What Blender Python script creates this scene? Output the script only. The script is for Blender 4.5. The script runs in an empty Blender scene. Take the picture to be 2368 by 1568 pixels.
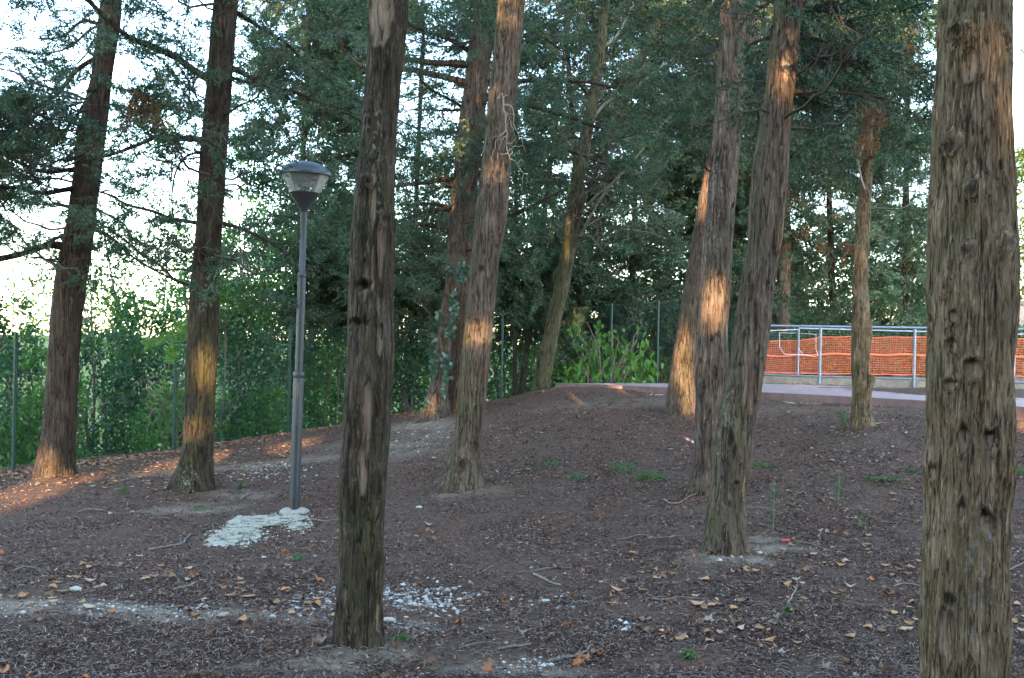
import bpy, math, random
import numpy as np
from mathutils import Vector, Matrix
random.seed(7)
rng = np.random.default_rng(7)
sc = bpy.context.scene
C = sc.collection
R = math.radians

# ------------------------------------------------------------------ camera
F = 2400.0; CX, CY = 1183.5, 784.0          # the photograph measured on a 2367 x 1568 sheet
CAM = np.array([0.0, 0.0, 1.6])
PITCH, ROLL = R(0.15), R(1.2)
f_ = np.array([0, math.cos(PITCH), math.sin(PITCH)])
r0 = np.array([1.0, 0, 0]); u0 = np.cross(r0, f_)
r_ = r0 * math.cos(ROLL) + u0 * math.sin(ROLL)
u_ = -r0 * math.sin(ROLL) + u0 * math.cos(ROLL)
cd = bpy.data.cameras.new('camera'); cam = bpy.data.objects.new('camera', cd); C.objects.link(cam)
cd.sensor_width = 36; cd.lens = 36 * F / 2367; cd.clip_end = 9000; cd.clip_start = 0.05
M = Matrix(((r_[0], u_[0], -f_[0], CAM[0]), (r_[1], u_[1], -f_[1], CAM[1]), (r_[2], u_[2], -f_[2], CAM[2]), (0, 0, 0, 1)))
cam.matrix_world = M
cd.dof.use_dof = False
sc.camera = cam

# ------------------------------------------------------------------ light
SUN_EL, SUN_AZ = R(11.0), R(7.0)             # low sun behind the viewer, a little to the right
S = np.array([math.sin(SUN_AZ) * math.cos(SUN_EL), -math.cos(SUN_AZ) * math.cos(SUN_EL), math.sin(SUN_EL)])
w = bpy.data.worlds.new('World'); sc.world = w; w.use_nodes = True
nt = w.node_tree; bg = nt.nodes['Background']
sky = nt.nodes.new('ShaderNodeTexSky'); sky.sky_type = 'NISHITA'; sky.sun_disc = False
sky.sun_elevation = R(11.0); sky.sun_rotation = math.pi - SUN_AZ
sky.air_density = 1.0; sky.dust_density = .9; sky.ozone_density = 1.5
nt.links.new(sky.outputs[0], bg.inputs[0]); bg.inputs[1].default_value = 0.15
sl = bpy.data.lights.new('sun', 'SUN'); sl.energy = 2.5; sl.angle = R(0.5); sl.color = (1.0, 0.66, 0.36)
so = bpy.data.objects.new('sun', sl); C.objects.link(so)
so.rotation_euler = Vector(-S).to_track_quat('-Z', 'Y').to_euler()
sc.view_settings.view_transform = 'Standard'; sc.view_settings.look = 'None'
sc.view_settings.gamma = 1; sc.view_settings.use_curve_mapping = False
sc.view_settings.exposure = 3.7
sc.cycles.max_bounces = 6; sc.cycles.diffuse_bounces = 3; sc.cycles.transparent_max_bounces = 8

# ------------------------------------------------------------------ helpers
def ray(px, py):
    d = f_ + r_ * ((px - CX) / F) + u_ * (-(py - CY) / F)
    return d
def at(px, py, Y):
    d = ray(px, py); return CAM + d * (Y / d[1])
def atz(px, py, z):
    d = ray(px, py); return CAM + d * ((z - CAM[2]) / d[2])
def atv(px, py, Y):                         # vectors of pixels and depths
    d = f_[None] + r_[None] * ((px - CX) / F)[:, None] - u_[None] * ((py - CY) / F)[:, None]
    return CAM[None] + d * (Y / d[:, 1])[:, None]
def proj(p):
    q = p - CAM[None]; z = q @ f_
    return CX + F * (q @ r_) / z, CY - F * (q @ u_) / z

NT = rng.random((32, 32, 32))
def vn(p):                                   # value noise, p (N,3)
    i = np.floor(p).astype(np.int64); f = p - i; f = f * f * (3 - 2 * f)
    o = 0
    for a in (0, 1):
        for b in (0, 1):
            for c in (0, 1):
                wgt = (f[:, 0] if a else 1 - f[:, 0]) * (f[:, 1] if b else 1 - f[:, 1]) * (f[:, 2] if c else 1 - f[:, 2])
                o = o + wgt * NT[(i[:, 0] + a) & 31, (i[:, 1] + b) & 31, (i[:, 2] + c) & 31]
    return o

def mesh_np(name, V, Fc, mats, attrs=None, smooth=False, matidx=None):
    """V (n,3); Fc (m,k) index array or list of such arrays; attrs {name:(domain,type,array)}"""
    me = bpy.data.meshes.new(name)
    if not isinstance(Fc, list): Fc = [Fc]
    Fc = [np.asarray(f, dtype=np.int32) for f in Fc if len(f)]
    V = np.asarray(V, dtype=np.float32)
    me.vertices.add(len(V)); me.vertices.foreach_set('co', V.ravel())
    li = np.concatenate([f.ravel() for f in Fc]); tot = np.concatenate([np.full(len(f), f.shape[1]) for f in Fc])
    me.loops.add(len(li)); me.loops.foreach_set('vertex_index', li)
    st = np.concatenate([[0], np.cumsum(tot)[:-1]]).astype(np.int32)
    me.polygons.add(len(tot)); me.polygons.foreach_set('loop_start', st)
    me.update(calc_edges=True)
    if smooth: me.polygons.foreach_set('use_smooth', np.ones(len(tot), dtype=bool))
    if matidx is not None: me.polygons.foreach_set('material_index', np.asarray(matidx, dtype=np.int32))
    if attrs:
        for k, (dom, typ, arr) in attrs.items():
            a = me.attributes.new(k, typ, dom)
            if typ == 'FLOAT': a.data.foreach_set('value', np.asarray(arr, dtype=np.float32))
            else: a.data.foreach_set('color', np.asarray(arr, dtype=np.float32).ravel())
    for m in (mats if isinstance(mats, (list, tuple)) else [mats]): me.materials.append(m)
    me.validate(clean_customdata=False)
    return me
def obj(name, me, parent=None, loc=None):
    o = bpy.data.objects.new(name, me); C.objects.link(o)
    if parent is not None: o.parent = parent
    if loc is not None: o.location = loc
    return o
def thing(name, label, cat, loc=(0, 0, 0), group=None):
    o = bpy.data.objects.new(name, None); C.objects.link(o); o.location = loc
    o.empty_display_size = .2
    o['label'] = label; o['category'] = cat
    if group: o['group'] = group
    return o
def tag(o, label=None, cat=None, group=None, kind=None):
    if label: o['label'] = label
    if cat: o['category'] = cat
    if group: o['group'] = group
    if kind: o['kind'] = kind
    return o

class MB:                                    # collects quads / tris / ngons of one mesh
    def __init__(s): s.V = []; s.F = []; s.n = 0; s.R = []
    def add(s, V, Fl, rnd=0.5):
        V = np.asarray(V, dtype=float); s.V.append(V)
        for f in Fl: s.F.append([i + s.n for i in f]); s.R.append(rnd)
        s.n += len(V)
    def box(s, c, sx, sy, sz, ax=None):
        P = np.array([[x, y, z] for x in (-1, 1) for y in (-1, 1) for z in (-1, 1)]) * np.array([sx, sy, sz]) / 2
        if ax is not None: P = P @ np.asarray(ax)
        s.add(P + np.asarray(c), [(0, 1, 3, 2), (4, 6, 7, 5), (0, 4, 5, 1), (2, 3, 7, 6), (0, 2, 6, 4), (1, 5, 7, 3)])
    def tube(s, pts, rad, n=8, cap=True, rnd=0.5):
        pts = np.asarray(pts, dtype=float); m = len(pts)
        rad = np.broadcast_to(rad, (m,))
        t = np.gradient(pts, axis=0); t /= np.linalg.norm(t, axis=1)[:, None] + 1e-12
        ref = np.array([0, 0, 1.0]) if abs(t[0, 2]) < .9 else np.array([1.0, 0, 0])
        a = np.cross(t, ref); a /= np.linalg.norm(a, axis=1)[:, None] + 1e-12
        b = np.cross(t, a)
        th = np.linspace(0, 2 * np.pi, n, endpoint=False)
        V = pts[:, None] + rad[:, None, None] * (a[:, None] * np.cos(th)[None, :, None] + b[:, None] * np.sin(th)[None, :, None])
        Fl = []
        for i in range(m - 1):
            for j in range(n):
                k = (j + 1) % n
                Fl.append((i * n + j, i * n + k, (i + 1) * n + k, (i + 1) * n + j))
        if cap: Fl.append(tuple(range(n - 1, -1, -1))); Fl.append(tuple((m - 1) * n + j for j in range(n)))
        s.add(V.reshape(-1, 3), Fl, rnd)
    def lathe(s, prof, c=(0, 0, 0), n=32, ax=None):
        th = np.linspace(0, 2 * np.pi, n, endpoint=False)
        V = np.array([[r * math.cos(t), r * math.sin(t), z] for r, z in prof for t in th])
        if ax is not None: V = V @ np.asarray(ax)
        Fl = []
        for i in range(len(prof) - 1):
            for j in range(n):
                k = (j + 1) % n
                Fl.append((i * n + j, i * n + k, (i + 1) * n + k, (i + 1) * n + j))
        s.add(V + np.asarray(c), Fl)
    def build(s, name, mat, parent=None, smooth=False, loc=None):
        me = bpy.data.meshes.new(name)
        me.from_pydata(np.concatenate(s.V).tolist(), [], s.F)
        me.materials.append(mat)
        if smooth:
            me.polygons.foreach_set('use_smooth', np.ones(len(me.polygons), dtype=bool))
            me.set_sharp_from_angle(angle=R(40))
        return obj(name, me, parent, loc)

def catmull(P, n):
    P = np.asarray(P, dtype=float)
    if len(P) == 2: return P[0] + (P[1] - P[0]) * np.linspace(0, 1, n)[:, None]
    Q = np.vstack([2 * P[0] - P[1], P, 2 * P[-1] - P[-2]])
    t = np.linspace(0, len(P) - 1 - 1e-9, n); i = t.astype(int); u = (t - i)[:, None]
    a, b, c, d = Q[i], Q[i + 1], Q[i + 2], Q[i + 3]
    return .5 * ((2 * b) + (-a + c) * u + (2 * a - 5 * b + 4 * c - d) * u * u + (-a + 3 * b - 3 * c + d) * u ** 3)

# ------------------------------------------------------------------ materials
def newmat(name):
    m = bpy.data.materials.new(name); m.use_nodes = True
    n = m.node_tree; n.nodes.clear()
    out = n.nodes.new('ShaderNodeOutputMaterial'); p = n.nodes.new('ShaderNodeBsdfPrincipled')
    n.links.new(p.outputs[0], out.inputs[0])
    return m, n, p, out
def ramp(n, stops, fac):
    r = n.nodes.new('ShaderNodeValToRGB'); e = r.color_ramp.elements
    while len(e) < len(stops): e.new(0.5)
    for el, (pos, col) in zip(e, stops):
        el.position = pos; el.color = (*col, 1) if len(col) == 3 else col
    n.links.new(fac, r.inputs[0]); return r.outputs[0]
def noise(n, vec, scale, detail=4, rough=.55, dist=0):
    t = n.nodes.new('ShaderNodeTexNoise'); t.inputs['Scale'].default_value = scale
    t.inputs['Detail'].default_value = detail; t.inputs['Roughness'].default_value = rough
    t.inputs['Distortion'].default_value = dist
    if vec is not None: n.links.new(vec, t.inputs['Vector'])
    return t.outputs[0]
def mapping(n, vec, scale):
    m = n.nodes.new('ShaderNodeMapping'); m.inputs['Scale'].default_value = scale
    n.links.new(vec, m.inputs[0]); return m.outputs[0]
def mix(n, fac, a, b, mode='MIX'):
    x = n.nodes.new('ShaderNodeMix'); x.data_type = 'RGBA'; x.blend_type = mode
    for sock, v in ((x.inputs[0], fac), (x.inputs[6], a), (x.inputs[7], b)):
        if isinstance(v, (int, float)): sock.default_value = v
        elif isinstance(v, tuple): sock.default_value = (*v, 1)
        else: n.links.new(v, sock)
    return x.outputs[2]
def math_(n, op, a, b=None, clamp=False):
    x = n.nodes.new('ShaderNodeMath'); x.operation = op; x.use_clamp = clamp
    for sock, v in ((x.inputs[0], a), (x.inputs[1], b)):
        if v is None: continue
        if isinstance(v, (int, float)): sock.default_value = v
        else: n.links.new(v, sock)
    return x.outputs[0]
def bump(n, h, strength, dist, prev=None):
    b = n.nodes.new('ShaderNodeBump'); b.inputs['Strength'].default_value = strength
    b.inputs['Distance'].default_value = dist; n.links.new(h, b.inputs['Height'])
    if prev is not None: n.links.new(prev, b.inputs['Normal'])
    return b.outputs[0]
def attr(n, name, out='Fac'):
    a = n.nodes.new('ShaderNodeAttribute'); a.attribute_name = name; return a.outputs[out]
def tc(n, which='Object'):
    return n.nodes.new('ShaderNodeTexCoord').outputs[which]

def bark_mat(name, dark, mid, light, moss_n=0.0, red=0.3, lich=0.35, zs=.14, fine=34, cs=24):
    m, n, p, out = newmat(name)
    wm = np.array([1.16, 1.06, .97]); dark = tuple(np.array(dark) * wm * .55); mid = tuple(np.array(mid) * wm); light = tuple(np.array(light) * wm * 1.45)
    o = tc(n); v = mapping(n, o, (1, 1, zs)); v2 = mapping(n, o, (1, 1, .09))
    a = noise(n, v, fine, 10, .74, .5); b = noise(n, o, 4.5, 5, .65); c = noise(n, v2, 130, 5, .75)
    flk = noise(n, mapping(n, o, (1, 1, .30)), 17, 9, .72, .6)
    fs = ramp(n, [(.47, (0, 0, 0)), (.50, (1, 1, 1))], flk)
    col = ramp(n, [(.36, dark), (.47, mid), (.55, mid), (.68, light)], a)
    col = mix(n, math_(n, 'MULTIPLY', fs, .45), col, mix(n, 1.0, col, (.62, .60, .58), 'MULTIPLY'))
    g = ramp(n, [(.42, (0, 0, 0)), (.62, (1, 1, 1))], b)
    col = mix(n, math_(n, 'MULTIPLY', g, red), col, mix(n, 1.0, col, (1.3, .93, .78), 'MULTIPLY'))
    g2 = ramp(n, [(.46, (0, 0, 0)), (.66, (1, 1, 1))], noise(n, mapping(n, o, (1, 1, .5)), 7, 6, .7))
    col = mix(n, math_(n, 'MULTIPLY', g2, .4), col, mix(n, a, tuple(x * .8 for x in mid), tuple(x * 1.25 for x in light)))
    k = n.nodes.new('ShaderNodeSeparateColor'); n.links.new(attr(n, 'mask', 'Color'), k.inputs[0])
    al = attr(n, 'mask', 'Alpha')
    mn = ramp(n, [(.4, (0, 0, 0)), (.62, (1, 1, 1))], noise(n, mapping(n, o, (1, 1, .35)), 14, 6, .7))
    mf = math_(n, 'MULTIPLY', mn, math_(n, 'ADD', k.outputs[1], moss_n), True)
    col = mix(n, math_(n, 'MULTIPLY', mf, .8), col, mix(n, a, (.030, .034, .010), (.125, .125, .035)))
    ln = ramp(n, [(.60, (0, 0, 0)), (.68, (1, 1, 1))], noise(n, mapping(n, o, (1, 1, .6)), 46, 5, .7))
    l2 = ramp(n, [(.45, (0, 0, 0)), (.6, (1, 1, 1))], noise(n, o, 5, 3))
    lf = math_(n, 'ADD', math_(n, 'MULTIPLY', math_(n, 'MULTIPLY', ln, l2), lich), math_(n, 'MULTIPLY', k.outputs[2], ramp(n, [(.54, (0, 0, 0)), (.60, (.8, .8, .8))], noise(n, mapping(n, o, (1, 1, .6)), 38, 7, .75))), True)
    col = mix(n, lf, col, (.27, .27, .235))
    col = mix(n, math_(n, 'MULTIPLY', k.outputs[0], .9), col, mix(n, a, (.20, .125, .075), (.42, .31, .215)))
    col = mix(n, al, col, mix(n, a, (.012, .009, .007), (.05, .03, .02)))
    n.links.new(col, p.inputs['Base Color']); p.inputs['Roughness'].default_value = .93
    p.inputs['Specular IOR Level'].default_value = .2
    cr = noise(n, mapping(n, o, (1, 1, .075)), cs, 4, .55, .5)
    cl = ramp(n, [(.002, (0, 0, 0)), (.013, (1, 1, 1))], math_(n, 'MULTIPLY', math_(n, 'ABSOLUTE', math_(n, 'SUBTRACT', cr, .5)), .42))
    cm = n.nodes.new('ShaderNodeMath'); cm.operation = 'MAXIMUM'; n.links.new(cl, cm.inputs[0]); n.links.new(ramp(n, [(.52, (0, 0, 0)), (.60, (1, 1, 1))], noise(n, mapping(n, o, (1, 1, .3)), 15, 5, .7)), cm.inputs[1])
    col = mix(n, cm.outputs[0], mix(n, 1.0, col, (.26, .23, .21), 'MULTIPLY'), col); n.links.new(col, p.inputs['Base Color'])
    nb = bump(n, a, 1.0, .022); nb = bump(n, c, .8, .005, nb); nb = bump(n, fs, .8, .006, nb); nb = bump(n, cm.outputs[0], .9, .012, nb)
    n.links.new(nb, p.inputs['Normal'])
    return m
BK_GREY = bark_mat('bark_grey_brown', (.030, .024, .019), (.100, .080, .064), (.215, .18, .15), 0.05, .4)
BK_BROWN = bark_mat('bark_fluted_brown', (.016, .013, .010), (.058, .046, .036), (.13, .105, .086), 0.1, .5, .3, .06, 40)
BK_DARK = bark_mat('bark_dark_brown', (.014, .011, .008), (.046, .036, .027), (.10, .08, .063), .15, .4)
BK_OLD = bark_mat('bark_mossy_peeling', (.010, .008, .006), (.050, .038, .028), (.20, .155, .13), .38, .45, .7, .14, 74, 32)
BK_GREEN = bark_mat('bark_grey_green_smooth', (.030, .028, .020), (.090, .084, .058), (.17, .16, .12), .75, .15, .6, .2, 50)
BK_WARM = bark_mat('bark_warm_brown', (.036, .028, .022), (.112, .090, .072), (.215, .178, .148), .08, .45, .3, .13, 62)
BK_BIG = bark_mat('bark_big_fissured', (.030, .023, .015), (.180, .136, .088), (.42, .335, .24), .3, .45, .45, .11, 95, 36)

def leaf_mat(name, cols, brown=(.06, .042, .03), trans=.35, tcol=(1.25, 1.3, .6), rough=.55, spec=.35, nscale=1.1):
    m, n, p, out = newmat(name)
    r = attr(n, 'rnd'); big = noise(n, tc(n), nscale, 3)
    col = ramp(n, cols, math_(n, 'ADD', math_(n, 'MULTIPLY', r, .6), math_(n, 'SUBTRACT', math_(n, 'MULTIPLY', big, 1.1), .35), True))
    isb = math_(n, 'GREATER_THAN', r, 1.5)
    col = mix(n, isb, col, brown)
    n.links.new(col, p.inputs['Base Color']); p.inputs['Roughness'].default_value = rough
    p.inputs['Specular IOR Level'].default_value = spec
    t = n.nodes.new('ShaderNodeBsdfTranslucent'); n.links.new(mix(n, 1.0, col, tcol, 'MULTIPLY'), t.inputs[0])
    ms = n.nodes.new('ShaderNodeMixShader'); n.links.new(math_(n, 'MULTIPLY', math_(n, 'SUBTRACT', 1.0, isb), trans), ms.inputs[0])
    n.links.new(p.outputs[0], ms.inputs[1]); n.links.new(t.outputs[0], ms.inputs[2]); n.links.new(ms.outputs[0], out.inputs[0])
    return m
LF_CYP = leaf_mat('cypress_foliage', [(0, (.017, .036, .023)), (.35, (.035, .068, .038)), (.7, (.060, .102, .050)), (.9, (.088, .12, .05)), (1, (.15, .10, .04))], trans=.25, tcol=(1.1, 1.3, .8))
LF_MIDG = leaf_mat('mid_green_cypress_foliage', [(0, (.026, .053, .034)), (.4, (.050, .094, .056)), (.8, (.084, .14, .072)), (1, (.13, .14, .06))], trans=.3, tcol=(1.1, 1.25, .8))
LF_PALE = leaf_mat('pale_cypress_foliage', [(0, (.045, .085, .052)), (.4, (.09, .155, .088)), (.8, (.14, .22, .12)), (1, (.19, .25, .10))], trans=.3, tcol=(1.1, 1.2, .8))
LF_LAUR = leaf_mat('evergreen_shrub_leaves', [(0, (.018, .055, .035)), (.4, (.042, .115, .055)), (.7, (.10, .21, .06)), (.9, (.20, .30, .05)), (1, (.30, .33, .06))], trans=.45, rough=.3, spec=.6, nscale=.7)  # yellow-green end of the ramp stands for backlit glints in the hedge
LF_BRT = leaf_mat('bright_shrub_leaves', [(0, (.045, .13, .035)), (.5, (.10, .24, .05)), (.85, (.13, .26, .045)), (1, (.30, .26, .04))], trans=.45, nscale=.8)
LF_WEED = leaf_mat('weed_leaves', [(0, (.04, .075, .03)), (.6, (.08, .15, .045)), (1, (.13, .19, .06))], trans=.3)
LF_YEL = leaf_mat('yellow_and_sunlit_leaves', [(0, (.07, .13, .04)), (.5, (.16, .21, .05)), (.8, (.36, .29, .05)), (1, (.45, .30, .04))], trans=.4)  # yellow tree's own colour; on the hedge shrub it stands for sunlight
LF_RUST = leaf_mat('dead_rusty_foliage', [(0, (.09, .045, .02)), (1, (.30, .14, .04))], trans=.3, tcol=(1.2, .9, .5))
LF_IVY = leaf_mat('ivy_leaves', [(0, (.03, .065, .05)), (.6, (.06, .12, .085)), (1, (.11, .18, .12))], trans=.15, rough=.28, spec=.7)
LF_TREE = leaf_mat('sun_block_foliage', [(0, (.03, .06, .02)), (1, (.08, .12, .04))], trans=.1)  # leaves of the unseen trees added to block the sun

def simple_mat(name, col, rough=.6, metal=0, var=.2, scale=8, bmp=0, spec=.5):
    m, n, p, out = newmat(name)
    nz = noise(n, tc(n), scale, 6, .65)
    lo = tuple(c * (1 - var) for c in col); hi = tuple(min(1, c * (1 + var)) for c in col)
    n.links.new(ramp(n, [(.3, lo), (.7, hi)], nz), p.inputs['Base Color'])
    p.inputs['Roughness'].default_value = rough; p.inputs['Metallic'].default_value = metal
    p.inputs['Specular IOR Level'].default_value = spec
    if bmp: n.links.new(bump(n, noise(n, tc(n), scale * 6, 6, .7), .8, bmp), p.inputs['Normal'])
    return m
M_POLE = simple_mat('lamp_grey_paint', (.030, .036, .042), .42, 0, .12, 9)
M_CAP = simple_mat('lamp_cap_grey_paint', (.052, .060, .072), .38, 0, .1, 9)
M_CONE = simple_mat('lamp_cone_paint', (.028, .028, .032), .5, 0, .1, 9)
M_REFL = simple_mat('lamp_reflector', (.30, .30, .30), .35, .3, .05, 9)
M_LINER = simple_mat('lamp_inner_dark', (.05, .05, .055), .5)
M_GALV = simple_mat('galvanised_steel', (.24, .28, .34), .5, .5, .2, 14)
M_GREEN = simple_mat('green_coated_steel', (.008, .045, .034), .45, 0, .2, 10)
M_WIRE = simple_mat('green_coated_wire', (.02, .07, .055), .5)
M_GWIRE = simple_mat('galvanised_wire', (.30, .34, .36), .5, .3)
M_NET = simple_mat('orange_plastic', (.50, .10, .035), .5, 0, .15, 2)
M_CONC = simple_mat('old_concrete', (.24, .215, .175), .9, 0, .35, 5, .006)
M_CONCD = simple_mat('dark_mottled_concrete', (.09, .085, .07), .9, 0, .45, 4, .006)  # darker and more mottled than the front kerb wall
M_WHITE = simple_mat('white_cement', (.46, .42, .32), .85, 0, .25, 30, .01)
def spill_mat():
    m, n, p, out = newmat('soiled_white_cement'); o = tc(n)
    c = ramp(n, [(.35, (.27, .235, .165)), (.6, (.54, .48, .34))], noise(n, o, 45, 8, .75))
    k1 = ramp(n, [(.49, (0, 0, 0)), (.55, (1, 1, 1))], noise(n, o, 8, 10, .8))
    n.links.new(mix(n, k1, c, (.085, .07, .07)), p.inputs['Base Color']); p.inputs['Roughness'].default_value = .9
    n.links.new(bump(n, noise(n, o, 70, 6, .7), 1., .012), p.inputs['Normal']); return m
M_SPILL = spill_mat()
M_BASE = simple_mat('smooth_cement', (.31, .27, .22), .8, 0, .15, 9, .003)
M_STICK = simple_mat('dry_stick', (.17, .13, .10), .9, 0, .4, 20, .002)
M_STEM = simple_mat('pale_bare_stem', (.17, .155, .12), .9, 0, .35, 12, .001)
M_STICKL = simple_mat('pale_dead_twig', (.30, .24, .17), .9, 0, .3, 20, .001)
M_STICKG = simple_mat('weathered_ground_stick', (.20, .155, .12), .9, 0, .45, 25, .002)
M_STONE = simple_mat('pale_stone', (.38, .36, .32), .85, 0, .25, 30, .003)
M_RED = simple_mat('red_plastic', (.65, .06, .06), .4)
M_TAPEW = simple_mat('white_plastic', (.7, .7, .72), .4)
M_KERB = simple_mat('red_painted_kerb', (.185, .115, .105), .8, 0, .25, 7, .003)
M_GREYW = simple_mat('grey_render', (.30, .29, .28), .9, 0, .15, 2, .004)
def glass_mat():
    m, n, p, out = newmat('lamp_clear_plastic')
    t = n.nodes.new('ShaderNodeBsdfTransparent'); t.inputs[0].default_value = (.95, .97, .98, 1)
    p.inputs['Base Color'].default_value = (.85, .9, .92, 1); p.inputs['Roughness'].default_value = .12
    fr = n.nodes.new('ShaderNodeFresnel'); fr.inputs[0].default_value = 1.45
    ms = n.nodes.new('ShaderNodeMixShader')
    n.links.new(math_(n, 'ADD', fr.outputs[0], .10, True), ms.inputs[0])  # constant pale share stands for sky reflected in the bowl
    n.links.new(t.outputs[0], ms.inputs[1]); n.links.new(p.outputs[0], ms.inputs[2]); n.links.new(ms.outputs[0], out.inputs[0])
    return m
M_GLASS = glass_mat()
def paving_mat():
    m, n, p, out = newmat('pink_paving')
    o = tc(n); br = n.nodes.new('ShaderNodeTexBrick'); n.links.new(mapping(n, o, (1, 1, 1)), br.inputs[0])
    br.inputs['Scale'].default_value = 4.5; br.inputs['Mortar Size'].default_value = .02
    br.inputs['Color1'].default_value = (.37, .225, .205, 1); br.inputs['Color2'].default_value = (.45, .30, .275, 1); br.inputs['Mortar'].default_value = (.20, .15, .15, 1)
    col = mix(n, ramp(n, [(.4, (0, 0, 0)), (.75, (.5, .5, .5))], noise(n, o, 3, 6, .7)), br.outputs[0], (.14, .11, .11))
    n.links.new(col, p.inputs['Base Color']); p.inputs['Roughness'].default_value = .75
    n.links.new(bump(n, noise(n, o, 60, 5), .3, .004), p.inputs['Normal'])
    return m
M_PAVE = paving_mat()
def ground_mat():
    m, n, p, out = newmat('forest_floor_soil')
    o = tc(n)
    a = noise(n, o, 38, 12, .72, .6); b = noise(n, o, 1.3, 5, .6); c = noise(n, o, 160, 6, .7)
    col = ramp(n, [(.32, (.026, .014, .009)), (.45, (.100, .054, .035)), (.56, (.19, .106, .070)), (.72, (.32, .20, .137))], a)
    col = mix(n, math_(n, 'MULTIPLY', ramp(n, [(.42, (0, 0, 0)), (.62, (1, 1, 1))], b), .45), col, mix(n, a, (.07, .048, .036), (.21, .16, .125)))
    col = mix(n, math_(n, 'MULTIPLY', ramp(n, [(.66, (0, 0, 0)), (.72, (1, 1, 1))], c), .7), col, (.26, .215, .19))
    pl = attr(n, 'pale'); pl = math_(n, 'MULTIPLY', pl, ramp(n, [(.38, (.15, .15, .15)), (.58, (1, 1, 1))], noise(n, o, 4.5, 6, .7))); pl = math_(n, 'MULTIPLY', pl, 1.25, True); pf = math_(n, 'MULTIPLY', pl, ramp(n, [(.28, (.45, .45, .45)), (.48, (1, 1, 1))], noise(n, o, 26, 8, .75)), True)
    col = mix(n, pf, col, mix(n, a, (.26, .195, .135), (.50, .40, .29)))
    gr = attr(n, 'meadow'); col = mix(n, gr, col, ramp(n, [(.3, (.03, .055, .015)), (.7, (.08, .10, .03))], noise(n, o, .6, 6, .6)))
    n.links.new(col, p.inputs['Base Color']); p.inputs['Roughness'].default_value = .95
    p.inputs['Specular IOR Level'].default_value = .15
    nb = bump(n, noise(n, o, 8, 6, .7), .9, .07); nb = bump(n, a, 1.0, .035, nb); nb = bump(n, c, .8, .01, nb); n.links.new(nb, p.inputs['Normal'])
    return m
M_GROUND = ground_mat()
def litter_mat(name, cols):
    m, n, p, out = newmat(name)
    n.links.new(ramp(n, cols, attr(n, 'rnd')), p.inputs['Base Color'])
    p.inputs['Roughness'].default_value = .85; p.inputs['Specular IOR Level'].default_value = .25
    return m
M_LITTER = litter_mat('needle_litter', [(0, (.017, .010, .007)), (.45, (.075, .041, .029)), (.72, (.17, .098, .066)), (.92, (.30, .19, .135)), (1, (.47, .36, .28))])
M_LEAFS = litter_mat('dry_leaf_litter', [(0, (.16, .075, .035)), (.4, (.30, .15, .07)), (.75, (.42, .20, .08)), (1, (.42, .30, .20))])
M_GRAV = litter_mat('white_gravel', [(0, (.15, .125, .10)), (.5, (.32, .285, .245)), (1, (.52, .49, .44))])
def one_leaf_mat(name, c):
    m, n, p, out = newmat(name)
    o = tc(n); n.links.new(ramp(n, [(.3, tuple(x * .6 for x in c)), (.65, c)], noise(n, o, 22, 5)), p.inputs['Base Color'])
    p.inputs['Roughness'].default_value = .75
    return m
LEAFM = [one_leaf_mat('dry_leaf_tan', (.22, .13, .078)), one_leaf_mat('dry_leaf_orange', (.42, .15, .05)), one_leaf_mat('dry_leaf_brown', (.24, .12, .07)), one_leaf_mat('dry_leaf_pale', (.33, .255, .20))]

# ------------------------------------------------------------------ terrain
cp = []
def ctl(px, py, Y): q = at(px, py, Y); cp.append(q)
TREE_BASE = dict(A=(130, 1108, 13.3), B=(443, 1138, 11.6), C=(824, 1508, 5.25), D=(1068, 1140, 10.7), E=(1030, 962, 16.8), F=(1247, 912, 18.2),
                 G=(1572, 958, 14.2), H=(1618, 1148, 10.0), I=(1672, 1285, 7.75), J=(1993, 995, 12.4))
TB = {}
for k, v in TREE_BASE.items(): ctl(*v); TB[k] = (at(*v)[0], v[2], .5)
ctl(680, 1184, 10.6); ctl(38, 1088, 14.5); ctl(402, 1042, 17.0); ctl(905, 962, 21.5)
for q in [(300, 1300, 7.27), (1200, 1300, 7.53), (2000, 1300, 7.5), (1300, 1100, 11.2), (2050, 1100, 10.7), (2367, 1100, 10.9), (1900, 1180, 9.3), (0, 1180, 10.1),
          (1400, 960, 14.3), (1290, 897, 17.6), (1540, 912, 16.6), (1765, 928, 15.6), (2130, 948, 14.2), (2367, 975, 13.1), (1130, 925, 17.9), (830, 985, 19.8), (600, 1015, 18.4), (1850, 1000, 13.0)]:
    ctl(*q)
for x in (-12, -6, 0, 6, 13):
    for y in (2.0, 4.9): cp.append(np.array([x, y, 0.0 if x < 9 else .1]))
for x, y, z in [(-11, 9, -.2), (11, 9, .3), (12.5, 13, .75), (6, 20, .85), (10, 21, .9), (2, 21, .6), (-1, 21.5, .2), (13, 24, .9), (4, 24, .5)]: cp.append(np.array([x, y, z]))
cp = np.array(cp)
def tps_k(d2): return np.where(d2 > 0, d2 * np.log(d2 + 1e-12), 0)
_n = len(cp); D2 = ((cp[:, None, :2] - cp[None, :, :2]) ** 2).sum(-1)
A_ = np.zeros((_n + 3, _n + 3)); A_[:_n, :_n] = tps_k(D2) + np.eye(_n) * .02
A_[:_n, _n] = 1; A_[:_n, _n + 1:] = cp[:, :2]; A_[_n, :_n] = 1; A_[_n + 1:, :_n] = cp[:, :2].T
W_ = np.linalg.solve(A_, np.concatenate([cp[:, 2], [0, 0, 0]]))
FX = np.array([-16, -13, -9.5, -6.9, -5.45, -2.55, 2.1, 3.1, 9, 14, 30.]); FY = np.array([0, 4, 10, 14.5, 17, 21.6, 22, 22.1, 27, 30, 34.])
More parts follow.
